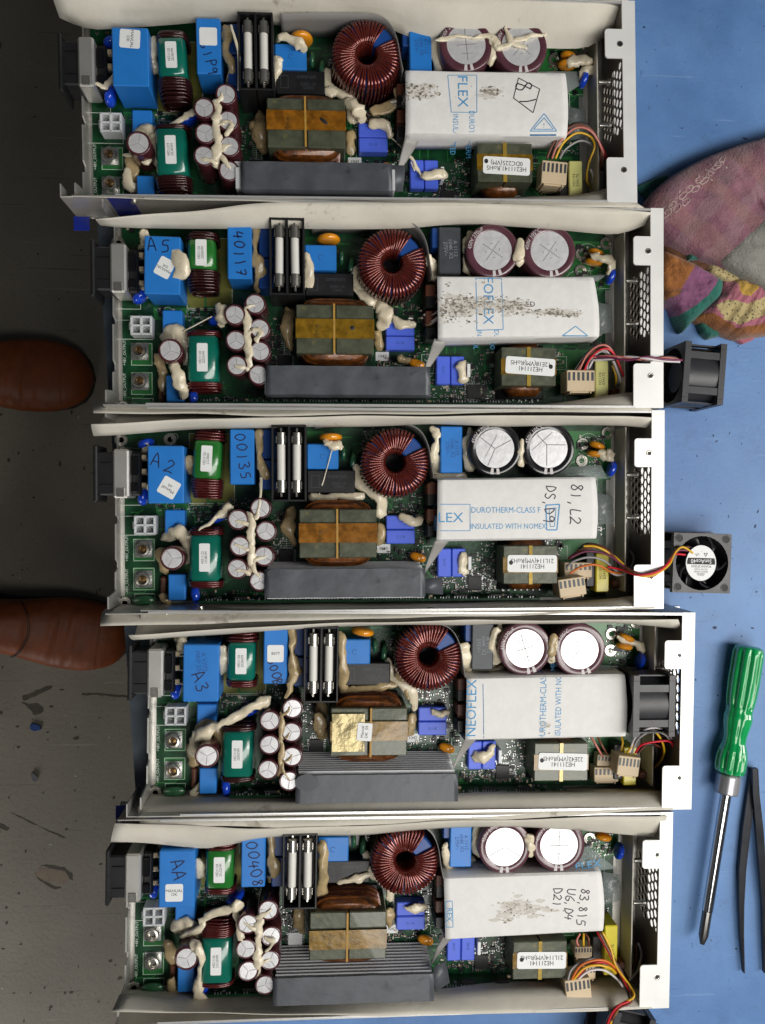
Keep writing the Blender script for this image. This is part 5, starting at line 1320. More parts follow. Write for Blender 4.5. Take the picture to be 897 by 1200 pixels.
bundle(units[2], 2, [
  ('w_brn', [(666, 655, 22), (680, 645, 26), (700, 642, 28), (718, 650, 27), (730, 664, 24), (744, 671, 28), (752, 678, 34)]),
  ('w_grey', [(664, 666, 24), (672, 658, 28), (690, 653, 30), (708, 657, 29), (724, 670, 24), (735, 672, 18), (743, 655, 14), (738, 645, 10)]),
  ('w_org', [(668, 672, 27), (682, 664, 29), (700, 662, 30), (716, 670, 27), (728, 672, 24)]), ('w_blk', [(670, 655, 20), (685, 638, 24), (704, 640, 26), (720, 652, 22), (725, 664, 16)]),
  ('w_wht', [(712, 668, 22), (724, 674, 22), (738, 670, 20)])])
connector(units[3], 3, 737, 898, 28, 15, 13, 15, -.12); connector(units[3], 3, 711, 908, 16, 17, 10, 10, 0); connector(units[3], 3, 712, 892, 14, 14, 8, 8, -.1)
bundle(units[3], 3, [
  ('w_wht', [(738, 882, 25), (746, 862, 30), (764, 853, 33), (782, 857, 31), (788, 868, 25)]), ('w_grey', [(741, 882, 25), (748, 866, 31), (764, 857, 34), (780, 861, 32), (787, 872, 26)]),
  ('w_yel', [(735, 882, 25), (752, 862, 30), (768, 858, 31), (778, 875, 28), (776, 890, 22), (764, 902, 14)]), ('w_red', [(745, 882, 25), (752, 873, 30), (770, 869, 32), (787, 870, 30), (789, 888, 22)]),
  ('w_blk', [(747, 882, 25), (756, 873, 29), (768, 875, 28), (770, 890, 20), (756, 910, 12)]), ('w_brn', [(748, 882, 25), (760, 872, 27), (776, 878, 22), (770, 898, 14)]), ('w_pnk', [(706, 886, 15), (698, 872, 16), (692, 862, 14)]), ('w_brn', [(712, 884, 15), (706, 874, 16), (700, 862, 14)]), ('w_yel', [(728, 880, 20), (730, 870, 20), (728, 862, 18)])])
connector(units[4], 4, 678, 1160, 34, 17, 14, 16, .12); connector(units[4], 4, 684, 1116, 20, 12, 7, 10, 0); connector(units[4], 4, 688, 1140, 20, 12, 9, 10, 0)
bundle(units[4], 4, [
  ('w_grey', [(665, 1152, 33), (670, 1136, 32), (684, 1126, 32), (698, 1124, 31), (712, 1132, 28)]), ('w_yel', [(671, 1150, 33), (684, 1135, 34), (700, 1131, 34), (714, 1134, 33), (722, 1140, 30)]),
  ('w_org', [(669, 1150, 33), (680, 1132, 34), (698, 1125, 35), (712, 1127, 34), (722, 1135, 30)]), ('w_wht', [(675, 1150, 33), (690, 1138, 33), (708, 1137, 32), (724, 1148, 28), (732, 1160, 24)]), ('w_red', [(673, 1150, 32), (686, 1134, 32), (700, 1128, 32), (715, 1130, 30), (728, 1142, 26)]),
  ('w_grey', [(748, 1105, 20), (752, 1118, 22), (747, 1138, 24), (738, 1148, 22)]), ('w_brn', [(745, 1106, 18), (746, 1125, 20), (738, 1142, 20)]), ('w_pnk', [(678, 1108, 22), (676, 1102, 22), (680, 1094, 20)]), ('w_yel', [(684, 1108, 22), (684, 1100, 22), (684, 1094, 20)]), ('w_brn', [(690, 1108, 22), (690, 1100, 22), (686, 1094, 20)])])

# ------------------------------------------------------------------ fans
def fan_frame():
    g = G(); n = 32; Rb = 18.3; half = 20.0
    def sq(a):
        c, s = math.cos(a), math.sin(a); k = half / max(abs(c), abs(s)); return (c * k, s * k)
    angs = [2 * math.pi * (i + .5) / n for i in range(n)]
    for z0, z1 in ((0, 4), (24, 28)):
        vs = [(*sq(a), z) for z in (z0, z1) for a in angs] + [(Rb * math.cos(a), Rb * math.sin(a), z) for z in (z0, z1) for a in angs]
        fs = []
        for i in range(n):
            j = (i + 1) % n
            fs += [(i, j, n + j, n + i), (2 * n + j, 2 * n + i, 3 * n + i, 3 * n + j), (n + i, n + j, 3 * n + j, 3 * n + i), (j, i, 2 * n + i, 2 * n + j)]
        # corners kept square
        g.add(vs, fs, 'fan_blk')
        for sx in (-1, 1):
            for sy in (-1, 1):
                g.add([(sx * 20, sy * 20, z0), (sx * 20, sy * 16.6, z0), (sx * 16.6, sy * 20, z0), (sx * 20, sy * 20, z1), (sx * 20, sy * 16.6, z1), (sx * 16.6, sy * 20, z1)], [(0, 1, 2), (3, 5, 4), (0, 3, 4, 1), (0, 2, 5, 3), (1, 4, 5, 2)], 'fan_blk')
    g.lathe([(Rb, 0), (Rb, 28), (Rb + 1.3, 27), (Rb + 1.3, 1), (Rb, 0)], (0, 0, 0), 'fan_blk', 36, cap=False)
    for k in range(4):
        a = k * math.pi / 2; c, s = math.cos(a), math.sin(a)
        for d in (-1, 1):
            g.box((c * 18.9 - s * d * 11.5, s * 18.9 + c * d * 11.5, 14), (1.2, 5, 21), 'fan_blk', .2, a)
    return g.mesh('fan', .6)
def fan_parts(o):
    def hole():
        g = G(); g.lathe([(2.9, 28.02), (2.8, 28.25), (2.3, 28.3), (2.15, 28.05)], (0, 0, 0), 'fan_blk', 16, cap=False); g.lathe([(2.2, 28.06), (0, 28.08)], (0, 0, 0), 'ink', 14)
        return g.mesh('screw_boss')
    for sx in (-1, 1):
        for sy in (-1, 1): obj('screw_boss', cached('fanhole', hole), o, (sx * 16.2, sy * 16.2, 0))
    def hub():
        g = G(); g.lathe([(11.0, 3), (11.0, 25.8), (10.7, 26.4), (0, 26.4)], (0, 0, 0), 'fan_blk', 30); return g.mesh('hub')
    obj('hub', cached('fanhub', hub), o)
    def strut():
        g = G(); P = [(9.8 * math.cos(a0), 9.8 * math.sin(a0), 0) for a0 in (0,)] + [(14.2 * math.cos(.18), 14.2 * math.sin(.18), 0), (18.4 * math.cos(.5), 18.4 * math.sin(.5), 0)]
        g.tube(smooth_path(P, 4), 0.75, 'fan_blk', 6, flat=1.6); return g.mesh('strut')
    for k in range(5): obj('strut', cached('fanstrut', strut), o, (0, 0, 25.4), k * 2 * math.pi / 5 + .2)
    def blade():
        g = G(); rows = []
        for i in range(7):
            t = i / 6; a = .95 * t
            rows.append([(r * math.cos(a + (r - 9.5) * .03), r * math.sin(a + (r - 9.5) * .03), 20 - 13 * t) for r in (9.5, 12.5, 15.2, 17.6)])
        g.grid(rows, 'fan_blk'); return g.mesh('blade', 1.5)
    for k in range(7): solidify(obj('blade', cached('fanblade', blade), o, (0, 0, 0), k * 2 * math.pi / 7), .8)
def fan(label, px, py, z, rot, sticker=True):
    x, y = pix(px, py, z); o = obj('cooling_fan', cached('fan', fan_frame), None)
    tag(o, label, 'fan', 'black cooling fans'); fan_parts(o)
    o.rotation_euler = rot; o.location = (x * S, -y * S, 0)
    def lab():
        g = G(); g.lathe([(10.5, 0), (10.5, .12), (0, .14)], (0, 0, 0), 'sticker', 36, sy=1.14)
        return g.mesh('hub_label')
    obj('hub_label', cached('fanlab', lab), o, (0, 0, 26.45))
    def tx():
        g = G(); put_text(g, 'SanAce40', 4.0, 0, -1.3, .32, 0, 'sticker', .92); g.prism([(-9.2, -3.4), (9.2, -3.4), (9.75, -1.0), (9.7, .9), (-9.7, .9), (-9.75, -1.0)], .18, .24, 'ink')
        put_text(g, '9GA0412P3K01', 2.3, 0, 2.2, .2, 0, 'ink', .95); put_text(g, 'DC12V 0.63A', 1.6, 0, 4.2, .2); put_text(g, 'SANYO DENKI', 1.5, 0, 5.8, .2); put_text(g, 'MADE IN\nPHILIPPINES', 1.1, 0, 7.6, .2, line=.8)
        put_text(g, 'UL', 2.6, 3, -5.6, .2, .3); g.ribbon([(-4.2, -6.6), (-3, -4.6), (-1.8, -6.6), (-4.2, -6.6)], .4, .2, 'ink'); put_text(g, '1', 1.6, -.2, -7.8, .2)
        return g.mesh('lettering')
    obj('lettering', cached('fantx', tx), o, (0, 0, 26.45))
    return o
f3 = fan('black fan lying flat on the blue mat with its round white label up', 823, 660, 28, (0, 0, math.pi - .03))
f2 = fan('black fan standing on its side beside the multicoloured cloth and the scratched power supply', 824, 438, 40, (0, 0, 0))
x, y = pix(826, 437, 40); f2.matrix_world = Matrix.Translation((x * S, -y * S, 20 * S)) @ Matrix.Rotation(math.radians(-4), 4, 'Z') @ Matrix.Rotation(math.radians(90), 4, 'Y') @ Matrix.Translation((0, 0, -14 * S))
f4 = fan('black fan fitted upright inside the power supply, behind its colourful wire loop', 766, 828, 38, (0, 0, 0))
x, y = pix(766, 827, 40); f4.matrix_world = Matrix.Translation((x * S, -y * S, 21.6 * S)) @ Matrix.Rotation(math.radians(-.8), 4, 'Z') @ Matrix.Rotation(math.radians(90), 4, 'Y') @ Matrix.Translation((0, 0, -14 * S))
f5 = fan('black fan cut off by the lower picture edge below the bottommost power supply', 738, 1225, 40, (0, 0, 0))
x, y = pix(737, 1226, 40); f5.matrix_world = Matrix.Translation((x * S, -y * S, 20 * S)) @ Matrix.Rotation(math.radians(-15), 4, 'Z') @ Matrix.Rotation(math.radians(90), 4, 'Y') @ Matrix.Translation((0, 0, -14 * S))
def fan_wires(f, lists, r=.75):
    inv = f.matrix_basis.inverted()
    for m, pts in lists:
        o = wire(None, None, pts, r, m, 'lead'); o.data.transform(inv); o.parent = f
bpy.context.view_layer.update()
fan_wires(f3, [
  ('w_yel', [(684, 640, 28), (700, 641, 30), (720, 652, 30), (738, 668, 36), (752, 675, 43), (768, 673, 43.5), (784, 662, 38), (791, 648, 33), (800, 641, 31), (812, 648, 29)]),
  ('w_vio', [(668, 654, 26), (688, 646, 29), (712, 650, 31), (732, 664, 34), (750, 672, 42.5), (770, 672, 43), (786, 658, 36), (793, 646, 31), (806, 645, 29.5)]),
  ('w_red', [(712, 664, 28), (730, 668, 32), (748, 674, 42.2), (770, 670, 44), (783, 660, 38), (790, 650, 33), (803, 650, 29)]),
  ('w_brn', [(690, 638, 26), (708, 642, 29), (728, 660, 32), (746, 671, 41.8), (766, 675, 42.2), (785, 655, 36), (794, 643, 31), (808, 641, 29.5)])])
fan_wires(f2, [
  ('w_pnk', [(690, 419, 24), (712, 417, 30), (735, 419, 36), (757, 422, 41.6), (778, 419, 42), (795, 421, 41.5)]),
  ('w_wht', [(694, 422, 24), (714, 421, 30), (735, 418, 36), (757, 420, 42.6), (778, 423, 42), (797, 424, 41.5)]),
  ('w_vio', [(690, 417, 24), (715, 419, 31), (737, 422, 37), (757, 418, 42.6), (778, 421, 43), (800, 422, 41.5)]),
  ('w_blk', [(692, 420, 23), (716, 422, 29), (738, 417, 36), (757, 423, 41.6), (780, 418, 41.5), (793, 419, 41.2)])])
fan_wires(f5, [
  ('w_yel', [(706, 1092, 26), (716, 1112, 28), (722, 1132, 31), (738, 1155, 36), (743, 1168, 42.6), (730, 1176, 42.6), (720, 1190, 42.6), (714, 1204, 42)]),
  ('w_red', [(700, 1092, 24), (710, 1110, 27), (724, 1136, 30), (736, 1158, 36), (741, 1171, 42.4), (726, 1178, 44), (716, 1190, 43), (711, 1204, 42)]),
  ('w_blk', [(704, 1092, 24), (715, 1116, 27), (730, 1140, 30), (735, 1160, 36), (737, 1173, 43), (722, 1180, 42.4), (712, 1192, 42.4), (708, 1206, 42)]),
  ('w_brn', [(702, 1092, 25), (713, 1113, 28), (727, 1137, 31), (738, 1158, 37), (740, 1174, 43.6), (725, 1182, 44), (717, 1196, 43)])])

# ------------------------------------------------------------------ cloth
def cloth_mat(name, rgb, rgb2, scale=26, rot=.6, weave=True):
    m = bpy.data.materials.new(name); m.use_nodes = True; nt = m.node_tree; b = nt.nodes['Principled BSDF']; b.inputs['Roughness'].default_value = .9
    b.inputs['Sheen Weight'].default_value = .25
    tc = nt.nodes.new('ShaderNodeTexCoord'); mp = nt.nodes.new('ShaderNodeMapping'); mp.inputs['Rotation'].default_value = (0, 0, rot); nt.links.new(tc.outputs['Object'], mp.inputs['Vector'])
    n = nt.nodes.new('ShaderNodeTexNoise'); n.inputs['Scale'].default_value = scale; n.inputs['Detail'].default_value = 8; n.inputs['Roughness'].default_value = .65; nt.links.new(mp.outputs[0], n.inputs['Vector'])
    r = nt.nodes.new('ShaderNodeValToRGB'); r.color_ramp.elements[0].position = .35; r.color_ramp.elements[1].position = .66
    r.color_ramp.elements[0].color = (*lin(rgb), 1); r.color_ramp.elements[1].color = (*lin(rgb2), 1); nt.links.new(n.outputs['Fac'], r.inputs['Fac'])
    last = r.outputs['Color']
    if name == 'plum_check':
        for ax, sc in (('X', 17), ('Y', 14)):
            w = nt.nodes.new('ShaderNodeTexWave'); w.bands_direction = ax; w.inputs['Scale'].default_value = sc * .8; w.inputs['Distortion'].default_value = 2.2; w.inputs['Detail'].default_value = 4; w.inputs['Detail Scale'].default_value = 3; nt.links.new(mp.outputs[0], w.inputs['Vector'])
            q = nt.nodes.new('ShaderNodeValToRGB'); q.color_ramp.elements[0].position = .55; q.color_ramp.elements[1].position = .7; q.color_ramp.elements[1].color = (.28, .28, .28, 1); nt.links.new(w.outputs['Fac'], q.inputs['Fac'])
            x = nt.nodes.new('ShaderNodeMix'); x.data_type = 'RGBA'; nt.links.new(q.outputs['Color'], x.inputs['Factor']); nt.links.new(last, x.inputs[6]); x.inputs[7].default_value = (*lin((148, 128, 130) if ax == 'X' else (146, 108, 92)), 1); last = x.outputs[2]
    if name == 'printed_tan':
        v = nt.nodes.new('ShaderNodeTexVoronoi'); v.inputs['Scale'].default_value = 380; nt.links.new(mp.outputs[0], v.inputs['Vector'])
        q = nt.nodes.new('ShaderNodeValToRGB'); q.color_ramp.elements[0].position = .2; q.color_ramp.elements[1].position = .35; nt.links.new(v.outputs['Distance'], q.inputs['Fac'])
        x = nt.nodes.new('ShaderNodeMix'); x.data_type = 'RGBA'; nt.links.new(q.outputs['Color'], x.inputs['Factor']); x.inputs[6].default_value = (*lin((96, 84, 60)), 1); nt.links.new(last, x.inputs[7]); last = x.outputs[2]
    nt.links.new(last, b.inputs['Base Color'])
    w1 = nt.nodes.new('ShaderNodeTexNoise'); w1.inputs['Scale'].default_value = 700; w1.inputs['Detail'].default_value = 2; nt.links.new(mp.outputs[0], w1.inputs['Vector'])
    bp = nt.nodes.new('ShaderNodeBump'); bp.inputs['Strength'].default_value = .6; bp.inputs['Distance'].default_value = .0015; nt.links.new(w1.outputs['Fac'], bp.inputs['Height'])
    mp2 = nt.nodes.new('ShaderNodeMapping'); mp2.inputs['Rotation'].default_value = (0, 0, rot + .5); mp2.inputs['Scale'].default_value = (1, 1.7, 1); nt.links.new(tc.outputs['Object'], mp2.inputs['Vector'])
    w2 = nt.nodes.new('ShaderNodeTexNoise'); w2.inputs['Scale'].default_value = 30; w2.inputs['Detail'].default_value = 2.5; w2.inputs['Distortion'].default_value = .4; nt.links.new(mp2.outputs[0], w2.inputs['Vector'])
    bp2 = nt.nodes.new('ShaderNodeBump'); bp2.inputs['Strength'].default_value = .4; bp2.inputs['Distance'].default_value = .008; nt.links.new(w2.outputs['Fac'], bp2.inputs['Height']); nt.links.new(bp.outputs['Normal'], bp2.inputs['Normal']); nt.links.new(bp2.outputs['Normal'], b.inputs['Normal'])
    M[name] = m
cloth_mat('plum_check', (104, 64, 82), (146, 102, 114), 60); cloth_mat('grey_patch', (112, 112, 106), (150, 148, 140)); cloth_mat('rust_cloth', (112, 66, 32), (160, 100, 44)); cloth_mat('brown_cloth', (66, 40, 28), (104, 68, 38))
cloth_mat('purple_cloth', (96, 58, 86), (140, 84, 122)); cloth_mat('teal_cloth', (12, 76, 68), (34, 116, 100)); cloth_mat('printed_tan', (166, 150, 104), (190, 174, 126)); cloth_mat('ochre_cloth', (164, 128, 48), (188, 152, 70)); cloth_mat('pink_edge', (150, 84, 104), (176, 110, 122)); cloth_mat('motif_thread', (158, 128, 130), (184, 164, 158), 200)

cloth = empty('folded_cloth', (0, 0, 0)); tag(cloth, 'folded patchwork cloth in plum, grey, rust and teal lying on the blue mat', 'cloth')
def inside(px, py, poly):
    r_ = False; k = len(poly)
    for i in range(k):
        (x0, y0), (x1, y1) = poly[i], poly[(i + 1) % k]
        if (y0 > py) != (y1 > py) and px < (x1 - x0) * (py - y0) / (y1 - y0) + x0: r_ = not r_
    return r_
def pillow(name, outline, zb, h, m, seed=0, wr=1.2, rings=12, n=72, edge=.3, dyes=()):
    P = [pix(a, b, zb + h) for a, b in outline]; P = [Vector((a, -b, 0)) for a, b in P]
    L = []; k = len(P)
    per = [(P[(i + 1) % k] - P[i]).length for i in range(k)]; tot = sum(per)
    for j in range(n):
        d = tot * j / n
        for i in range(k):
            if d <= per[i]: L.append(P[i].lerp(P[(i + 1) % k], d / per[i])); break
            d -= per[i]
    for _ in range(2): L = [(L[i - 1] + L[i] * 2 + L[(i + 1) % n]) / 4 for i in range(n)]
    c0 = sum(L, Vector((0, 0, 0))) / n
    g = G(); vs = []
    def zz(p, t):
        q = Vector((p.x * .045 + seed, p.y * .045, seed)); f = 1 - t ** 9
        al = seed * .7; e1v = (p.x * math.cos(al) + p.y * math.sin(al)) * .03; e2v = (-p.x * math.sin(al) + p.y * math.cos(al)) * .17
        rg = 1 - abs(noise.noise(Vector((e1v + seed, e2v, 2.0)))) * 2
        return zb + h * (edge + (1 - edge) * f) + wr * (.25 + .75 * f) * (noise.noise(q) * 1.6 + noise.noise(q * 2.7) * .9 + noise.noise(q * 7) * .35 + rg * .9)
    vs += [(p.x, p.y, max(.3, zb * .3)) for p in L]
    ts = [1 - (i / rings) ** 1.0 for i in range(rings)]
    for t in ts:
        for p in L:
            q = c0.lerp(p, t); vs.append((q.x, q.y, zz(q, t)))
    R = rings + 1
    vs.append((c0.x, c0.y, zz(c0, 0)))
    fs = [(j * n + i, j * n + (i + 1) % n, (j + 1) * n + (i + 1) % n, (j + 1) * n + i) for j in range(R - 1) for i in range(n)] + [((R - 1) * n + i, (R - 1) * n + (i + 1) % n, R * n) for i in range(n)]
    A = sum(L[i].x * L[(i + 1) % n].y - L[(i + 1) % n].x * L[i].y for i in range(n))
    if A < 0: fs = [f[::-1] for f in fs]
    g.add(vs, fs, m)
    D = [(mm, [(lambda q: (q[0], -q[1]))(pix(a, b, zb + h)) for a, b in poly]) for mm, poly in dyes]
    for i, f in enumerate(g.f):
        cx_ = sum(g.v[k][0] for k in f) / len(f); cy_ = sum(g.v[k][1] for k in f) / len(f)
        for mm, poly in D:
            if inside(cx_, cy_, poly): g.mi[i] = g._m(mm); break
    o = obj(name, g.mesh(name, 1.6), cloth)
    return o
pillow('under_fold', [(776, 275), (800, 285), (850, 305), (930, 330), (930, 385), (880, 388), (838, 376), (806, 376), (778, 335)], 0, 6, 'brown_cloth', 21)
pillow('brown_fold', [(776, 268), (800, 282), (830, 298), (862, 312), (850, 322), (820, 320), (780, 300)], 1, 9, 'brown_cloth', 1)
pillow('teal_fold', [(806, 290), (824, 294), (826, 304), (808, 304)], 4, 11, 'teal_cloth', 2, .6)
pillow('tan_fold', [(832, 304), (870, 314), (872, 328), (856, 330), (833, 320)], 4, 11, 'printed_tan', 3, .8)
pillow('rust_lip', [(858, 394), (872, 391), (892, 389), (885, 398), (872, 403)], 0, 5, 'pink_edge', 14, .5)
pillow('lower_fold', [(834, 352), (850, 340), (849, 325), (864, 322), (886, 322), (940, 335), (940, 386), (905, 390), (872, 395), (842, 384), (818, 370)], 1, 15, 'pink_edge', 6, 2.0, 28, 150, .25,
  dyes=[('ochre_cloth', [(864, 328), (872, 322), (886, 324), (891, 334), (878, 348), (867, 345)]), ('printed_tan', [(838, 358), (853, 351), (876, 356), (900, 347), (940, 350), (905, 366), (884, 374), (868, 380), (850, 374)]),
        ('rust_cloth', [(815, 364), (836, 366), (866, 384), (890, 380), (945, 362), (945, 400), (800, 400)])])
pillow('banded_fold', [(777, 288), (800, 297), (818, 305), (844, 320), (854, 327), (854, 340), (845, 352), (833, 362), (819, 374), (808, 387), (801, 376), (794, 356), (779, 348), (774, 320)], 2, 16, 'teal_cloth', 9, 1.7, 28, 150, .3,
  dyes=[('rust_cloth', [(760, 280), (800, 292), (818, 306), (806, 325), (796, 345), (760, 360)]), ('purple_cloth', [(818, 300), (832, 313), (845, 321), (839, 334), (827, 349), (808, 363), (799, 368), (785, 350), (796, 345), (806, 325)])])
pillow('teal_tail', [(818, 372), (828, 370), (840, 376), (852, 386), (846, 393), (832, 397), (824, 390), (820, 380)], 0, 7, 'teal_cloth', 11, 1.2)
pillow('teal_corner', [(745, 218), (772, 206), (786, 202), (780, 222), (760, 234)], 0, 4, 'teal_cloth', 15, .6)
top = pillow('upper_fold', [(762, 236), (776, 214), (790, 203), (812, 190), (835, 178), (870, 165), (900, 156), (960, 140), (1010, 240), (985, 372), (940, 356), (897, 334), (872, 318), (848, 306), (820, 295), (800, 284), (778, 268), (766, 256)], 8, 17, 'plum_check', 12, 1.6, 20, 120, .55)
gp = pillow('grey_patch', [(905, 240), (885, 260), (869, 274), (852, 292), (848, 303), (860, 311), (880, 322), (897, 332), (930, 350), (950, 300), (935, 240)], 19, 7.4, 'grey_patch', 12, 1.2, 14, 90, .2)
g = G(); r = random.Random(5)
for k in range(7):
    px, py = 785 + k * 10.5, 247 - k * 9.6; cx, cy = pix(px, py, 26.5); cy = -cy
    for q in range(2):
        ox, oy = r.uniform(-2.5, 2.5) + (3.5 if q else -1.5), r.uniform(-2, 2) + (3 if q else -2); a = r.uniform(.3, 1.0)
        pts = []
        for t in range(15):
            b = 2 * math.pi * t / 14; ex_, ey_ = 3.2 * math.cos(b), 1.6 * math.sin(b)
            pts.append((cx + ox + ex_ * math.cos(a) - ey_ * math.sin(a), cy + oy + ex_ * math.sin(a) + ey_ * math.cos(a), 0))
        pts = [(a_[0] + r.uniform(-.35, .35), a_[1] + r.uniform(-.35, .35), 0) for a_ in pts[:-1]]; pts.append(pts[0]); g.tube(pts, .42, 'motif_thread', 5)
    for q in range(4):
        ox, oy = r.uniform(-6, 6), r.uniform(-5, 5); g.tube([(cx + ox, cy + oy, 0), (cx + ox + r.uniform(-2, 2), cy + oy + r.uniform(-2, 2), 0)], .5, 'motif_thread', 5)
# lay the stitched motif on the fold
dg = bpy.context.evaluated_depsgraph_get()
from mathutils.bvhtree import BVHTree
bv = BVHTree.FromPolygons([v.co for v in top.data.vertices], [tuple(p.vertices) for p in top.data.polygons])
nv = []
for x, y, z in g.v:
    hit = bv.ray_cast(Vector((x * S, y * S, .2)), Vector((0, 0, -1)))
    nv.append((x, y, (hit[0].z / S if hit[0] is not None else 20) + z * .5 + .1))
g.v = nv
obj('stitched_motif', g, cloth)

# ------------------------------------------------------------------ screwdriver and tweezers
M['green_acetate'] = mat('green_acetate', (16, 166, 88), 0.16, 0, 0.14, 90, trans=0.15, coat=0.4)
M['chrome'] = mat('chrome_vanadium', (206, 206, 208), 0.14, 1.0, 0.05, 100)
M['knurl'] = mat('knurled_steel', (186, 186, 190), 0.3, 0.7)
M['tip'] = mat('dark_tool_tip', (110, 108, 106), 0.3, 0.9)
M['tweezer'] = mat('black_coated_steel', (34, 36, 42), 0.32, 0.5, 0.1, 80)
M['glint'] = mat('glint_steel', (168, 168, 170), 0.25, 0.95)
xa, ya = pix(883, 758, 16); xb, yb = pix(823, 1106, 11)
ang = math.atan2(-(yb - ya), xb - xa); L = math.hypot(xb - xa, yb - ya)
sd = empty('screwdriver', (xa, -ya, 0), ang); tag(sd, 'screwdriver with fluted transparent green handle and bright steel shaft on blue mat', 'screwdriver')
g = G(); n = 80; hp = [(0, .5), (.3, 8.5), (2, 11.6), (6, 13.0), (30, 13.2), (44, 12.6), (52, 11.4), (56, 11.0), (60, 11.9), (66, 11.6), (76, 9.6), (82, 9.6), (88, 11.6), (95, 13.0), (103, 13.0), (107, 12.2), (108, 9.5), (108.2, .5)]
hp = [(a * .83, b * .80) for a, b in hp]
rows = []
hx = [q[0] for q in hp]; hr = [q[1] for q in hp]
xs = sorted(set(hx + list(np.linspace(2, 86, 40))))
vs = []
for xx in xs:
    rr = float(np.interp(xx, hx, hr)); fl = .17 if (4 < xx < 43 or 75 < xx < 88) else .05
    for i in range(n):
        a = 2 * math.pi * i / n; q = rr * (1 - fl * (.5 + .5 * math.cos(10 * a + .3)) ** 3)
        vs.append((xx, q * math.cos(a), 11 + q * math.sin(a)))
fs = [(j * n + (i + 1) % n, j * n + i, (j + 1) * n + i, (j + 1) * n + (i + 1) % n) for j in range(len(xs) - 1) for i in range(n)]
g.add(vs, fs, 'green_acetate'); h = obj('handle', g.mesh('handle', 1.2), sd)
mt = Matrix.Rotation(math.pi / 2, 3, 'Y')
g = G(); n = 36; vs = []; st = np.linspace(90.5, 104, 14)
for j, xx in enumerate(st):
    for i in range(n):
        a = 2 * math.pi * i / n; q = 7.6 + (.5 if (i + j) % 2 else -.4) - (.8 if j in (0, 13) else 0); vs.append((xx, q * math.cos(a), 11 + q * math.sin(a)))
g.add(vs, [(j * n + (i + 1) % n, j * n + i, (j + 1) * n + i, (j + 1) * n + (i + 1) % n) for j in range(13) for i in range(n)], 'knurl'); g.lathe([(7, 0), (3, .3)], (104, 0, 11), 'chrome', 24, mtx=mt); g.lathe([(6.8, 0), (6.8, 1.4)], (89.4, 0, 11), 'black', 24, mtx=mt)
obj('collar', g.mesh('collar', .3), sd)
g = G(); g.lathe([(3.7, 103), (3.7, L - 24), (3.6, L - 23.5)], (0, 0, 11), 'chrome', 24, mtx=mt); obj('shaft', g.mesh('shaft'), sd)
g = G(); g.lathe([(3.3, L - 23.5), (3.3, L - 6), (1.6, L), (.2, L + .5)], (0, 0, 11), 'tip', 12, mtx=mt); obj('tip', g.mesh('tip', .5), sd)

tw = empty('tweezers', (0, 0, 0)); tag(tw, 'black pointed tweezers lying partly under the green screwdriver handle', 'tweezers')
def arm(pts, name='arm'):
    g = G(); P = [Vector((pix(a, b, z)[0], -pix(a, b, z)[1], z)) for a, b, z, w in pts]; W = [w * .74 for *_, w in pts]; vs = []; k = len(P)
    for i in range(k):
        t = (P[min(i + 1, k - 1)] - P[max(i - 1, 0)]).normalized(); s_ = Vector((-t.y, t.x, 0)).normalized()
        for a, b in ((-1, -1.6), (1, -1.6), (1, 1.6), (-1, 1.6)): vs.append(P[i] + s_ * a * W[i] / 2 + Vector((0, 0, b)))
    g.add(vs, [(i * 4 + j, i * 4 + (j + 1) % 4, i * 4 + 4 + (j + 1) % 4, i * 4 + 4 + j) for i in range(k - 1) for j in range(4)] + [(0, 3, 2, 1), tuple((k - 1) * 4 + j for j in range(4))], 'tweezer')
    g.tube([v + Vector((0, 0, 1.6)) + Vector((W[i] / 2 - .1, 0, 0)) for i, v in enumerate(P)], .4, 'glint', 6)  # bright tube added along the edge as a glint
    obj(name, g.mesh(name, .4), tw)
arm([(883, 900, 3, 5), (879, 930, 3, 6.5), (874, 970, 3.2, 7.5), (869, 1020, 3.5, 6.5), (868, 1060, 4, 4.6), (868.5, 1095, 3.6, 3.2), (871, 1139, 2.6, .8)])
arm([(884, 900, 6.4, 5), (885, 930, 6.4, 6), (889, 970, 5.6, 7), (893, 1020, 5, 6.4), (895, 1060, 4.2, 4.4), (895, 1095, 3.6, 3.0), (895, 1139, 2.6, .8)])

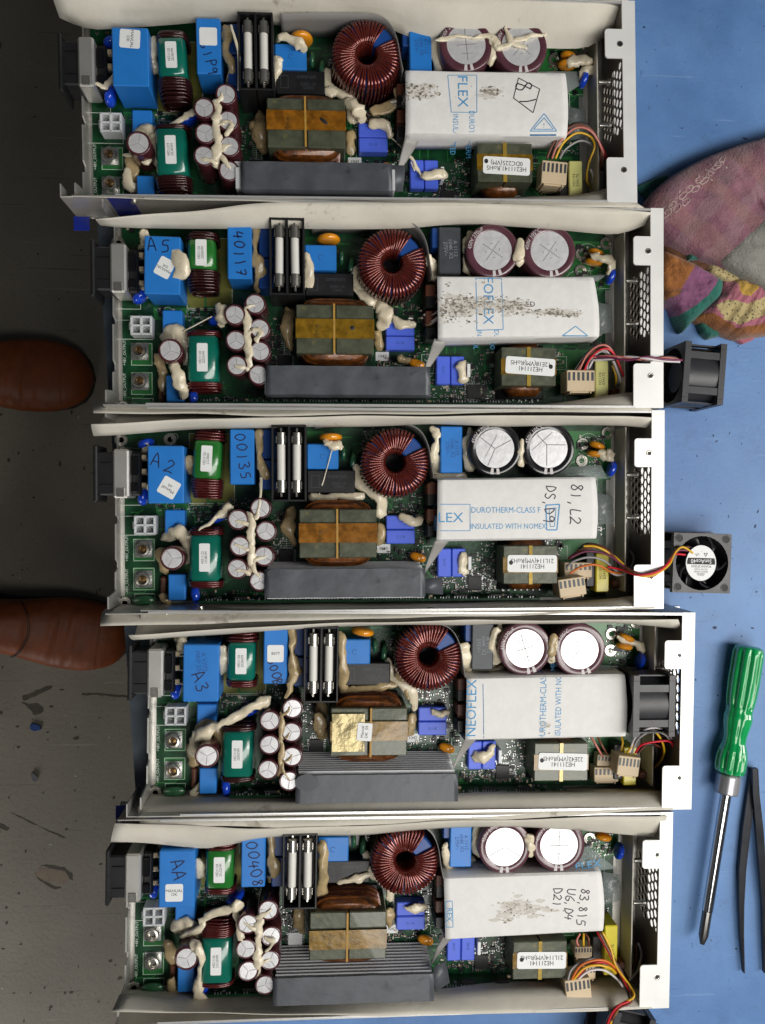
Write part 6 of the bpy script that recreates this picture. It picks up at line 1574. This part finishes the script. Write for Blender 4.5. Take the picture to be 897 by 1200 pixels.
# ------------------------------------------------------------------ person and floor litter
M['leather'] = mat('brown_leather', (112, 54, 18), 0.48, 0, 0.22, 40, 0.3, 160, coat=0.0, spec=.35)
M['sole'] = mat('dark_sole', (38, 28, 22), 0.6)
M['denim'] = mat('dark_blue_denim', (26, 40, 70), 0.9, 0, 0.2, 300, 0.3, 800)
person = empty('person', (0, 0, FLOOR)); tag(person, 'person standing beside the bench in brown leather shoes and dark blue jeans', 'person')
def shoe(px, py, yaw):
    tx_, ty_ = pix(px, py, FLOOR + 30); R = Matrix.Rotation(yaw, 3, 'Z'); o = Vector((tx_, -ty_, 0))
    st = [(0, 5, 14), (4, 22, 27), (14, 36, 36), (32, 45, 44), (60, 50, 52), (95, 50, 60), (130, 45, 72), (160, 40, 86), (185, 38, 98), (215, 38, 100), (250, 38, 98), (275, 34, 94), (288, 24, 88), (293, 8, 80)]
    n = 32; vs = []
    ss = list(np.arange(0, 40, 3)) + list(np.arange(40, 140, 2.5)) + list(np.arange(140, 294, 6))
    fine = [(q, float(np.interp(q, [k[0] for k in st], [k[1] for k in st])), float(np.interp(q, [k[0] for k in st], [k[2] for k in st]))) for q in ss]
    W_ = [f[1] for f in fine]; H_ = [f[2] for f in fine]
    for _ in range(3):
        W_ = [W_[0]] + [(W_[i - 1] + 2 * W_[i] + W_[i + 1]) / 4 for i in range(1, len(W_) - 1)] + [W_[-1]]; H_ = [H_[0]] + [(H_[i - 1] + 2 * H_[i] + H_[i + 1]) / 4 for i in range(1, len(H_) - 1)] + [H_[-1]]
    for (s_, _, _), w, h in zip(fine, W_, H_):
        for i in range(n):
            a = 2 * math.pi * i / n; c_, s2 = math.cos(a), math.sin(a)
            y = w * math.copysign(abs(c_) ** .7, c_); z = 8 + (h - 8) * (.5 + .5 * math.copysign(abs(s2) ** .85, s2))
            k = max(0, 1 - abs(s_ - 88) / 44) * max(0, s2)
            wv = k * (2.6 * noise.noise(Vector((s_ * .13 + y * .02, y * .025, 4 + px * .01))) - 1.8 * max(0, 1 - abs(math.sin((s_ + 6 * noise.noise(Vector((y * .05, 1, 1)))) * .17)) * 4))
            vs.append(R @ Vector((-s_, y * (1 + .06 * math.sin(s_ / 50)) * (1 + .012 * noise.noise(Vector((s_ * .05, c_, s2)))), z + wv)) + o)
    g = G(); m_ = len(fine); g.add(vs, [(j * n + i, j * n + (i + 1) % n, (j + 1) * n + (i + 1) % n, (j + 1) * n + i) for j in range(m_ - 1) for i in range(n)] + [tuple(range(n))[::-1], tuple((m_ - 1) * n + i for i in range(n))], 'leather')
    sh = obj('shoe', g.mesh('shoe', 1.2), person)
    sp = [(1, 0)] + [(-s_, w * .985) for s_, w, h in st[1:]] + [(-293, 0)] + [(-s_, -w * .985) for s_, w, h in st[:0:-1]]
    g = G(); g.prism([tuple((R @ Vector((a, b, 0)) + o).xy) for a, b in sp], .4, 11, 'sole'); obj('sole', g, sh)
    for q_ in (0, 2.6):
        g = G(); P = [R @ Vector((-155 + q_, 42 , 60)) + o, R @ Vector((-140 + q_, 30, 75)) + o, R @ Vector((-133 + q_, 12, 76.5)) + o, R @ Vector((-131 + q_, 0, 76.5)) + o, R @ Vector((-133 + q_, -12, 76.5)) + o, R @ Vector((-140 + q_, -30, 75)) + o, R @ Vector((-155 + q_, -42, 60)) + o]
        g.tube(smooth_path(P, 5), .55, 'sole', 5); obj('seam', g, sh)
    a = R @ Vector((-225, 0, 0)) + o
    g = G(); P = [(a.x, a.y, 96), (a.x - 10, a.y, 180), (a.x - 25, a.y, 330), (a.x - 40, a.y, 480), (a.x - 60, a.y, 640), (a.x - 75, a.y + (20 if yaw > -.1 else 30), 820)]
    g.tube(smooth_path(P, 4), list(np.interp(np.linspace(0, 1, 21), [0, .2, .6, 1], [52, 56, 66, 86])), 'denim', 18)
    g.v = [(x + 4 * noise.noise(Vector((x, y, z)) * .03), y + 4 * noise.noise(Vector((x + 50, y, z)) * .03), z) for x, y, z in g.v]
    obj('trouser_leg', g.mesh('trouser_leg', 1.5), person)
shoe(106, 441, 0.0); shoe(150, 752, -.17)

M['litter_dark'] = mat('dark_rubber_scrap', (74, 66, 58), 0.7, 0, .25, 120); M['litter_blue'] = mat('blue_plastic_scrap', (28, 62, 120), 0.4); M['litter_foil'] = mat('foil_scrap', (200, 200, 204), 0.2, 0.9)
M['litter_tape'] = mat('stained_tape', (116, 104, 92), 0.7, 0, .2, 100)
def flat_scrap(name, pts, t, m, label, cat):
    P = [pix(a, b, FLOOR + t) for a, b in pts]; g = G(); g.prism([(a, -b) for a, b in P], FLOOR + .15, FLOOR + t, m); o = obj(name, g); tag(o, label, cat)
flat_scrap('plastic_scrap', [(35, 850), (40, 848), (47, 851), (48, 855), (41, 857), (36, 855)], 4, 'litter_blue', 'small blue plastic scrap on the grey floor', 'scrap')
flat_scrap('foil_scrap', [(36, 908), (39, 906), (44, 911), (42, 917), (38, 915)], 5, 'litter_foil', 'tiny shiny foil scrap on the grey floor', 'scrap')

floor_obj = bpy.data.objects['floor']
M['stain'] = mat('dark_floor_stain', (64, 58, 48), 0.7, 0, .25, 90); M['stain_l'] = mat('bare_floor_patch', (122, 108, 92), 0.7, 0, .12, 90)
def stain(outline, m='stain', t=.3, seed=0):
    P = [pix(a, b, FLOOR) for a, b in outline]; P = [Vector((a, -b, 0)) for a, b in P]; k = len(P); L = []
    for i in range(k):
        for q in range(5): L.append(P[i].lerp(P[(i + 1) % k], q / 5))
    L = [p + noise.noise_vector(p * .11 + Vector((seed, 0, 0))) * 2.2 + noise.noise_vector(p * .4) * .8 for p in L]
    g = G(); g.add([(p.x, p.y, t) for p in L], [tuple(range(len(L)))], m)
    o = obj('stain', g.mesh('stain', smooth=False), floor_obj)
    if o.data.polygons[0].normal.z < 0: o.data.flip_normals()
stain([(27, 815), (40, 811), (58, 804), (63, 804), (61, 808), (45, 814), (34, 819), (27, 821)], 'stain', .3, 1)
stain([(25, 822), (34, 825), (44, 824), (51, 828), (51, 834), (44, 838), (38, 837), (34, 830)], 'stain', .3, 2)
stain([(96, 812), (118, 813.4), (152, 815.5), (152, 817.5), (118, 815.6), (96, 814.5)], 'stain', .3, 3)
stain([(10, 950), (30, 960), (78, 982), (74, 982.5), (44, 968.5), (22, 957.5)], 'stain', .3, 4)
stain([(-6, 961), (5, 966), (11, 970), (8, 973), (-6, 969)], 'stain', .3, 5)
stain([(44, 1017), (62, 1019), (79, 1020), (84, 1028), (78, 1034), (66, 1035), (52, 1032), (43, 1026)], 'stain_l', .28, 6)
stain([(46, 1014), (60, 1014), (75, 1017), (84, 1024), (86, 1031), (82, 1030), (77, 1021), (62, 1018.5)], 'stain', .36, 7)
stain([(40, 1020), (43, 1026), (52, 1032), (64, 1038), (72, 1040), (66, 1042), (54, 1037), (44, 1029)], 'stain', .36, 8)
g = G(); r = random.Random(12)
for _ in range(170):
    px, py = r.uniform(-20, 170), r.uniform(480, 1230) if r.random() < .8 else r.uniform(-20, 480)
    x, y = pix(px, py, FLOOR); k = r.randint(5, 7); q = abs(r.gauss(.9, .9)) + .5; e = r.uniform(.5, 1.6)
    g.add([(x + q * e * r.uniform(.6, 1.3) * math.cos(2 * math.pi * i / k), -y + q / e * r.uniform(.6, 1.3) * math.sin(2 * math.pi * i / k), .4) for i in range(k)], [tuple(range(k))], r.choice(('stain', 'stain', 'stain', 'stain_l', 'scuff_l')) if q < 1.6 else 'stain')
obj('floor_specks', g.mesh('floor_specks', smooth=False), floor_obj, kind='stuff')

M['mat_speck'] = mat('dark_mat_speck', (44, 60, 88), 0.7)
mat_obj = bpy.data.objects['bench_mat']
g = G()
for _ in range(230):
    px, py = r.uniform(740, 910), r.uniform(-10, 1215); x, y = pix(px, py, 0); k = r.randint(5, 6); q = abs(r.gauss(.25, .3)) + .12; e = r.uniform(.4, 2.2) if r.random() < .8 else r.uniform(3, 7); th_ = r.uniform(0, 3)
    pts = [(q * e * math.cos(2 * math.pi * i / k) * r.uniform(.7, 1.2), q / e * 1.2 * math.sin(2 * math.pi * i / k) * r.uniform(.7, 1.2)) for i in range(k)]
    g.add([(x + a * math.cos(th_) - b * math.sin(th_), -y + a * math.sin(th_) + b * math.cos(th_), .08) for a, b in pts], [tuple(range(k))], 'mat_speck')
obj('dirt_specks', g.mesh('dirt_specks', smooth=False), mat_obj, kind='stuff')
